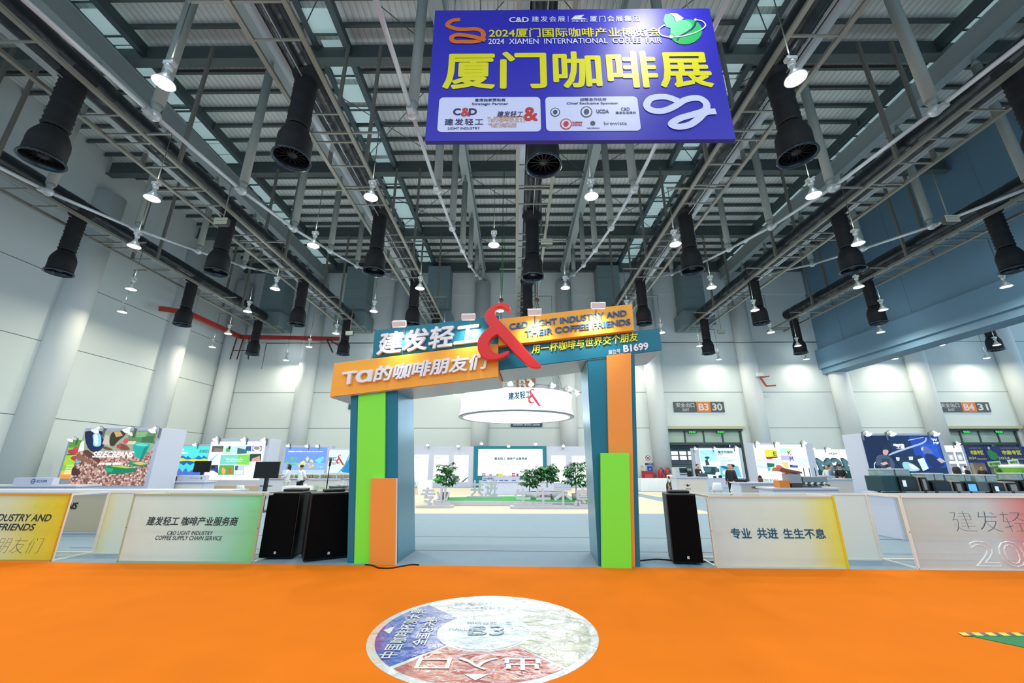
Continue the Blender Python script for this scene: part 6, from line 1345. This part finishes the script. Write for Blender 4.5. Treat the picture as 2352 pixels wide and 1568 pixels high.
# small things on tables and counters
q = atY(397, 1113, 17.9); t = thing('drink_bottle', (q.x, 18.0, .95), 'dark drink bottle with a pale cap on the counter before the stands', 'bottle'); MB().lathe([(.001, 0), (.034, .005), (.034, .14), (.016, .19), (.016, .215)], (q.x, 18.0, .95), 12).build('body', M('3a1f1c', .2, noise=.1), t); MB().lathe([(.018, .215), (.018, .235), (.001, .236)], (q.x, 18.0, .95), 12).build('cap', WHITE, t)
q = atY(421, 1125, 13.6); t = thing('plant_pot', (q.x, 13.5, 0), 'dark maroon ribbed pot on a low stool behind the mint fence panel', 'pot'); MB().lathe([(.001, .62), (.12, .62), (.15, .86), (.16, .88), (.13, .88), (.12, .8), (.001, .8)], (q.x, 13.5, 0), 18).build('body', M('5a1f2c', .4, noise=.1), t); MB().box(q.x - .2, q.x + .2, 13.3, 13.7, .58, .62).box(q.x - .19, q.x - .15, 13.31, 13.35, .006, .58).box(q.x + .15, q.x + .19, 13.31, 13.35, .006, .58).box(q.x - .19, q.x - .15, 13.65, 13.69, .006, .58).box(q.x + .15, q.x + .19, 13.65, 13.69, .006, .58).build('stool', WHITE, t)
for i in range(6):
    q = atY(1694 + i * 4.6, 1112, 15.9); t = thing('kettle', (q.x, 15.95, 1.0), '%s black gooseneck kettle from the left on the MOINS counter' % ords[i], 'kettle', 'row of black kettles on the lettered counter') if i == 0 else dup(KET, (q.x, 15.95, 1.0), '%s black gooseneck kettle from the left on the lettered counter' % ords[i])
    if i == 0:
        t['label'] = 'first black gooseneck kettle from the left on the lettered counter'; KET = t; x = q.x
        MB().lathe([(.001, 0), (.035, 0), (.03, .06), (.02, .1), (.001, .11)], (x, 15.95, 1.0), 12).build('body', BLACK, t); MB().path([(x + .03, 15.95, 1.02), (x + .055, 15.94, 1.06), (x + .045, 15.93, 1.13)], .006, 6).build('spout', BLACK, t); MB().path([(x - .025, 15.95, 1.09), (x - .05, 15.95, 1.07), (x - .035, 15.95, 1.02)], .006, 6).build('handle', BLACK, t)
q = atY(1748, 1110, 16.0); t = thing('round_tin', (q.x, 16.0, 1.0), 'round brown canister with dark lid on the lettered counter', 'canister'); MB().lathe([(.001, 0), (.08, 0), (.08, .14), (.001, .14)], (q.x, 16.0, 1.0), 16).build('body', M('5a2f28', .4, noise=.08), t); MB().lathe([(.06, .14), (.06, .2), (.02, .24), (.001, .24)], (q.x, 16.0, 1.0), 14).build('lid', BLACK, t)
# ================================================================ people and the motorbike
def skin_mesh(vs, es, rs, sub=1):
    me = bpy.data.meshes.new('k'); me.from_pydata(vs, es, []); o = bpy.data.objects.new('k', me); COL.objects.link(o)
    md = o.modifiers.new('s', 'SKIN'); md.use_smooth_shade = True
    for i, d in enumerate(me.skin_vertices[0].data): d.radius = rs[i] if isinstance(rs[i], tuple) else (rs[i], rs[i]); d.use_root = i == 0
    sb = o.modifiers.new('b', 'SUBSURF'); sb.levels = sub; sb.render_levels = sub
    dg = bpy.context.evaluated_depsgraph_get(); m2 = bpy.data.meshes.new_from_object(o.evaluated_get(dg))
    r = [v.co.copy() for v in m2.vertices], [tuple(p.vertices) for p in m2.polygons]
    bpy.data.objects.remove(o); bpy.data.meshes.remove(me); bpy.data.meshes.remove(m2); return r
SKIN = M('c99a82', .5, noise=.03); EYE = M('1a1410', .3, noise=0); LIP = M('a5605a', .5, noise=0)
def person(loc, rz, wh, h=1.62, top='e8eaec', legs='16181c', hair='14110f', long_hair=False, arms='down', coat=.86, cap=None):
    t = thing('person', loc, wh, 'person', None, rz); k = h / 1.7; m_ = wm(t)
    X = lambda p: m_ @ (Vector(p) * k)
    AR = {'down': ((.225, .0, 1.13), (.235, -.06, .9)), 'front': ((.225, -.06, 1.13), (.1, -.28, 1.08)), 'back': ((.25, .07, 1.12), (.06, .16, .95))}[arms]
    vs = [(0, 0, .95), (0, 0, 1.1), (0, .01, 1.28), (0, .015, 1.42), (0, 0, 1.5), (0, -.01, 1.56)]; rs = [(.15, .11), (.14, .1), (.165, .105), (.08, .06), .052, .055]; es = [(i, i + 1) for i in range(5)]
    for s_ in (-1, 1):
        n = len(vs); vs += [(s_ * .17, .01, 1.40)] + [(s_ * a, b, c) for a, b, c in AR]; rs += [.058, .043, .03]; es += [(3, n), (n, n + 1), (n + 1, n + 2)]
        n = len(vs); vs += [(s_ * .095, 0, .86), (s_ * .105, -.015, .5), (s_ * .11, .01, .09), (s_ * .12, -.12, .035)]; rs += [.085, .058, .042, (.04, .03)]; es += [(0, n), (n, n + 1), (n + 1, n + 2), (n + 2, n + 3)]
    v_, f_ = skin_mesh(vs, es, rs); mb = MB(); mb.add([X(v) for v in v_], f_, 0, True)
    # head with brow, nose, chin, ears
    hd = []; n = 16; rows = [(-.115, .03), (-.1, .055), (-.06, .068), (-.01, .076), (.04, .078), (.08, .064), (.105, .04), (.118, .004)]
    for z, r in rows:
        for i in range(n):
            a = 2 * math.pi * i / n; x, y = r * math.cos(a), r * 1.22 * math.sin(a)
            fr_a = max(0, math.cos(a + math.pi / 2)) ** 14
            y -= fr_a * (.022 if -.04 < z < .02 else .008 if z < -.05 else 0)
            hd.append(X((x, y - .012, z + 1.605)))
    mb.add(hd, [(r * n + i, r * n + (i + 1) % n, (r + 1) * n + (i + 1) % n, (r + 1) * n + i) for r in range(len(rows) - 1) for i in range(n)], 0, True)
    for s_ in (-1, 1):
        mb.ball(X((s_ * .076, .0, 1.6)), .022 * k, 8, 0); mb.ball(X((s_ * .03, -.098, 1.618)), .0105 * k, 8, 1)
    mb.bar(X((-.022, -.094, 1.545)), X((.022, -.094, 1.545)), .01, .008, 2)
    for s_ in (-1, 1):                                      # palm, four fingers, thumb
        el, wr = Vector((s_ * AR[0][0], AR[0][1], AR[0][2])), Vector((s_ * AR[1][0], AR[1][1], AR[1][2])); d = (wr - el).normalized(); sd = d.cross(Vector((s_, 0, .2))).normalized(); dn = sd.cross(d)
        pm = wr + d * .09; mb.tube(X(wr), X(pm), .026 * k, .034 * k, 8)
        for j in range(4):
            o_ = sd * (.026 * (j - 1.5) * .75); L_ = (.07, .08, .075, .058)[j]; kn = pm + o_ + d * L_ * .5; mb.tube(X(pm + o_ * .9), X(kn), .009 * k, .0085 * k, 6).tube(X(kn), X(kn + d * L_ * .4 + dn * .025 * s_), .0085 * k, .007 * k, 6)
        th = wr + d * .03 - sd * .025; mb.tube(X(th), X(th - sd * .03 + d * .04), .011 * k, .009 * k, 6)
    mb.build('body', [SKIN, EYE, LIP], t)
    # clothes
    cv = [(0, 0, coat), (0, 0, 1.0), (0, 0, 1.12), (0, .01, 1.28), (0, .012, 1.41)]; cr = [(.185, .14), (.18, .135), (.17, .13), (.19, .13), (.1, .075)]; ce = [(i, i + 1) for i in range(4)]
    for s_ in (-1, 1):
        n = len(cv); w_ = Vector((s_ * AR[0][0], AR[0][1], AR[0][2])).lerp(Vector((s_ * AR[1][0], AR[1][1], AR[1][2])), .93); cv += [(s_ * .175, .01, 1.4), (s_ * AR[0][0], AR[0][1], AR[0][2]), tuple(w_)]; cr += [.078, .064, .05]; ce += [(4, n), (n, n + 1), (n + 1, n + 2)]
    v_, f_ = skin_mesh(cv, ce, cr); MB().add([X(v) for v in v_], f_, 0, True).build('jacket', M(top, .8, noise=.05, scale=6), t)
    lv = [(0, 0, .98), ]; lr = [(.165, .125)]; le = []
    for s_ in (-1, 1):
        n = len(lv); lv += [(s_ * .095, 0, .86), (s_ * .105, -.012, .5), (s_ * .11, .01, .08)]; lr += [.105, .078, .065]; le += [(0, n), (n, n + 1), (n + 1, n + 2)]
    v_, f_ = skin_mesh(lv, le, lr); MB().add([X(v) for v in v_], f_, 0, True).build('trousers', M(legs, .8, noise=.05, scale=6), t)
    mb = MB()
    for s_ in (-1, 1): mb.lathe([(.001, -.02), (.055, -.02), (.06, .03), (.04, .07), (.001, .08)], X((s_ * .115, -.06, .022)), 12, sy=2.0)
    mb.build('shoe', M('e4e4e6' if legs == '16181c' and top.startswith('e') else '1a1a1c', .5), t)
    hp = [(.08, .0), (.092, .03), (.092, .06), (.082, .095), (.055, .122), (.002, .132)] if not long_hair else [(.075, -.2), (.095, -.12), (.1, -.02), (.095, .06), (.083, .095), (.055, .122), (.002, .132)]
    mb = MB(); vs = []; n = 16
    for r, z in hp:
        for i in range(n):
            a = 2 * math.pi * i / n; y = r * 1.22 * math.sin(a) + .012
            if z < .075 and math.sin(a) < -.35: y = max(y, -.02)
            vs.append(X((r * math.cos(a), y, z + 1.608)))
    mb.add(vs, [(q * n + i, q * n + (i + 1) % n, (q + 1) * n + (i + 1) % n, (q + 1) * n + i) for q in range(len(hp) - 1) for i in range(n)], 0, True).build('hair', M(hair, .6, noise=.2, scale=20), t)
    if cap: MB().lathe([(.1, .05), (.1, .08), (.085, .115), (.05, .138), (.002, .145)], X((0, .0, 1.605)), 16, sy=1.2).bar(X((0, -.1, 1.66)), X((0, -.19, 1.65)), .14, .012).build('cap', M(cap, .7), t)
    return t
def at(u, y): q = atY(u, 1100, y); return (q.x, y, .012)
person(at(659, 20.9), R(-70), 'person in a white coat with long black hair facing the world map counter', 1.6, 'e3e6e6', 'cfd0cc', long_hair=True, arms='front', coat=.72)
person(at(690, 20.6), R(160), 'person in a white jacket and black trousers with short black hair', 1.58, 'e9ebec', '16181c', arms='front')
person(at(1606, 24.2), R(20), 'person with glasses in dark clothes behind the bird mark counter', 1.62, '1b1c22', '1c1d22', arms='front')
person(at(1679, 20.4), R(-60), 'person in black mostly hidden behind another person in black', 1.6, '14161a', '15161a', arms='down')
person(at(1686, 19.4), R(-110), 'person in black with hands behind the back at the bird mark stand', 1.6, '17191e', '16171b', arms='back')
person(at(1934, 21.2), R(-35), 'person in a black cap and shirt holding papers at the M2M counter', 1.6, '1a1c20', '16171b', arms='front', cap='101114')
person(at(1905, 22.3), R(-60), 'person in a white shirt bending over the M2M coffee machine, left one', 1.58, 'd6dadc', '2a2c33', arms='front')
person(at(1913, 21.8), R(40), 'person in blue beside the white shirted one at the M2M counter', 1.58, '5c7c9a', '2a2c33', arms='down')
person(at(2203, 12.3), R(150), 'person with black hair half hidden behind the coffee machines', 1.52, '2a2a30', '1b1c20', long_hair=True)
person(at(2228, 27.0), R(20), 'person in dark clothes walking beyond the coffee machines, left one', 1.52, '2b2622', '1f1f22')
person(at(2262, 26.2), R(-30), 'person with brown hair beyond the coffee machines, near the green signs', 1.52, '3a2f2a', '1f1f22', hair='3a2418')
# motorbike seen nose-on beside the counter
q = atY(1538, 1125, 24.6)
t = thing('motorbike', (q.x, 24.6, .006), 'white and black motorbike parked nose first beside the bird mark counter', 'motorbike', None, R(-40)); m_ = wm(t); X = lambda a, b, c: m_ @ Vector((a, b, c))
BW2 = M('dfe2e6', .35, noise=.04); BB2 = M('17191c', .45, noise=.1)
def wheel(y, nm):
    n, r0, r1 = 24, .29, .065; vs = []
    for i in range(n):
        a = 2 * math.pi * i / n
        for j in range(8): b_ = 2 * math.pi * j / 8; rr = r0 + r1 * math.cos(b_); vs.append(X(r1 * .9 * math.sin(b_), y + rr * math.cos(a), .355 + rr * math.sin(a)))
    o = MB().add(vs, [(i * 8 + j, ((i + 1) % n) * 8 + j, ((i + 1) % n) * 8 + (j + 1) % 8, i * 8 + (j + 1) % 8) for i in range(n) for j in range(8)], 0, True).build(nm, BB2, t)
    mb = MB().tube(X(-.06, y, .355), X(.06, y, .355), .05, .05, 12)
    for i in range(5): a = 2 * math.pi * i / 5; mb.bar(X(0, y, .355), X(0, y + .24 * math.cos(a), .355 + .24 * math.sin(a)), .03, .04)
    mb.build('spoke', M('c9a24a', .3, .6), o)
wheel(-.05, 'front_wheel'); wheel(1.3, 'rear_wheel')
mb = MB()
for s_ in (-1, 1): mb.tube(X(s_ * .1, -.05, .355), X(s_ * .1, .22, .95), .028, .028, 10)
mb.build('fork', M('8d9398', .3, .8), t)
MB().add([X(*p) for p in ((-.13, .1, .78), (.13, .1, .78), (.16, .16, 1.02), (-.16, .16, 1.02), (-.12, .28, .74), (.12, .28, .74), (.15, .34, 1.06), (-.15, .34, 1.06))], [(0,1,2,3),(7,6,5,4),(0,4,5,1),(1,5,6,2),(2,6,7,3),(3,7,4,0)]).build('front_fairing', BW2, t, .03)
MB().lathe([(.001, .0), (.07, .01), (.085, .04), (.06, .1)], X(0, .06, .92), 16, axis='y').build('headlight', M('3d4348', .15), t)
MB().lathe([(.001, -.14), (.15, -.1), (.2, 0), (.17, .1), (.08, .15), (.001, .16)], X(0, .55, .86), 18, sx=1, sy=1.8).build('fuel_tank', BW2, t)
MB().add([X(*p) for p in ((-.13, .75, .78), (.13, .75, .78), (.1, 1.5, .86), (-.1, 1.5, .86), (-.13, .75, .88), (.13, .75, .88), (.1, 1.5, .94), (-.1, 1.5, .94))], [(0,3,2,1),(4,5,6,7),(0,1,5,4),(1,2,6,5),(2,3,7,6),(3,0,4,7)]).build('seat', BB2, t, .03)
mb = MB(); mb.lathe([(.001, -.2), (.16, -.18), (.19, 0), (.16, .2), (.001, .22)], X(0, .58, .48), 14, sy=1.6); mb.bar(X(0, .6, .4), X(0, 1.3, .36), .12, .08); mb.build('engine', BB2, t)
MB().lathe([(.19, -.2), (.2, -.05), (.14, .08)], X(.02, .5, .52), 14, sy=1.5).build('side_fairing', BW2, t)
mb = MB().tube(X(-.38, .36, 1.08), X(.38, .36, 1.08), .016, .016, 8)
for s_ in (-1, 1): mb.tube(X(s_ * .28, .34, 1.08), X(s_ * .34, .3, 1.24), .008, .008, 6).ball(X(s_ * .34, .29, 1.28), .055, 10, 0, 1.4)
mb.build('handlebar', BB2, t)
MB().add([X(a, .02 + b, c) for a in (-.07, .07) for b, c in ((-.28, .6), (0, .7), (.25, .6), (0, .67))], [(0,1,5,4),(1,2,6,5),(2,3,7,6),(3,0,4,7),(0,3,2,1),(4,5,6,7)]).build('front_mudguard', BW2, t)
mb = MB().tube(X(-.1, .75, .3), X(-.25, .8, .02), .014, .014, 6); mb.build('kickstand', BB2, t)
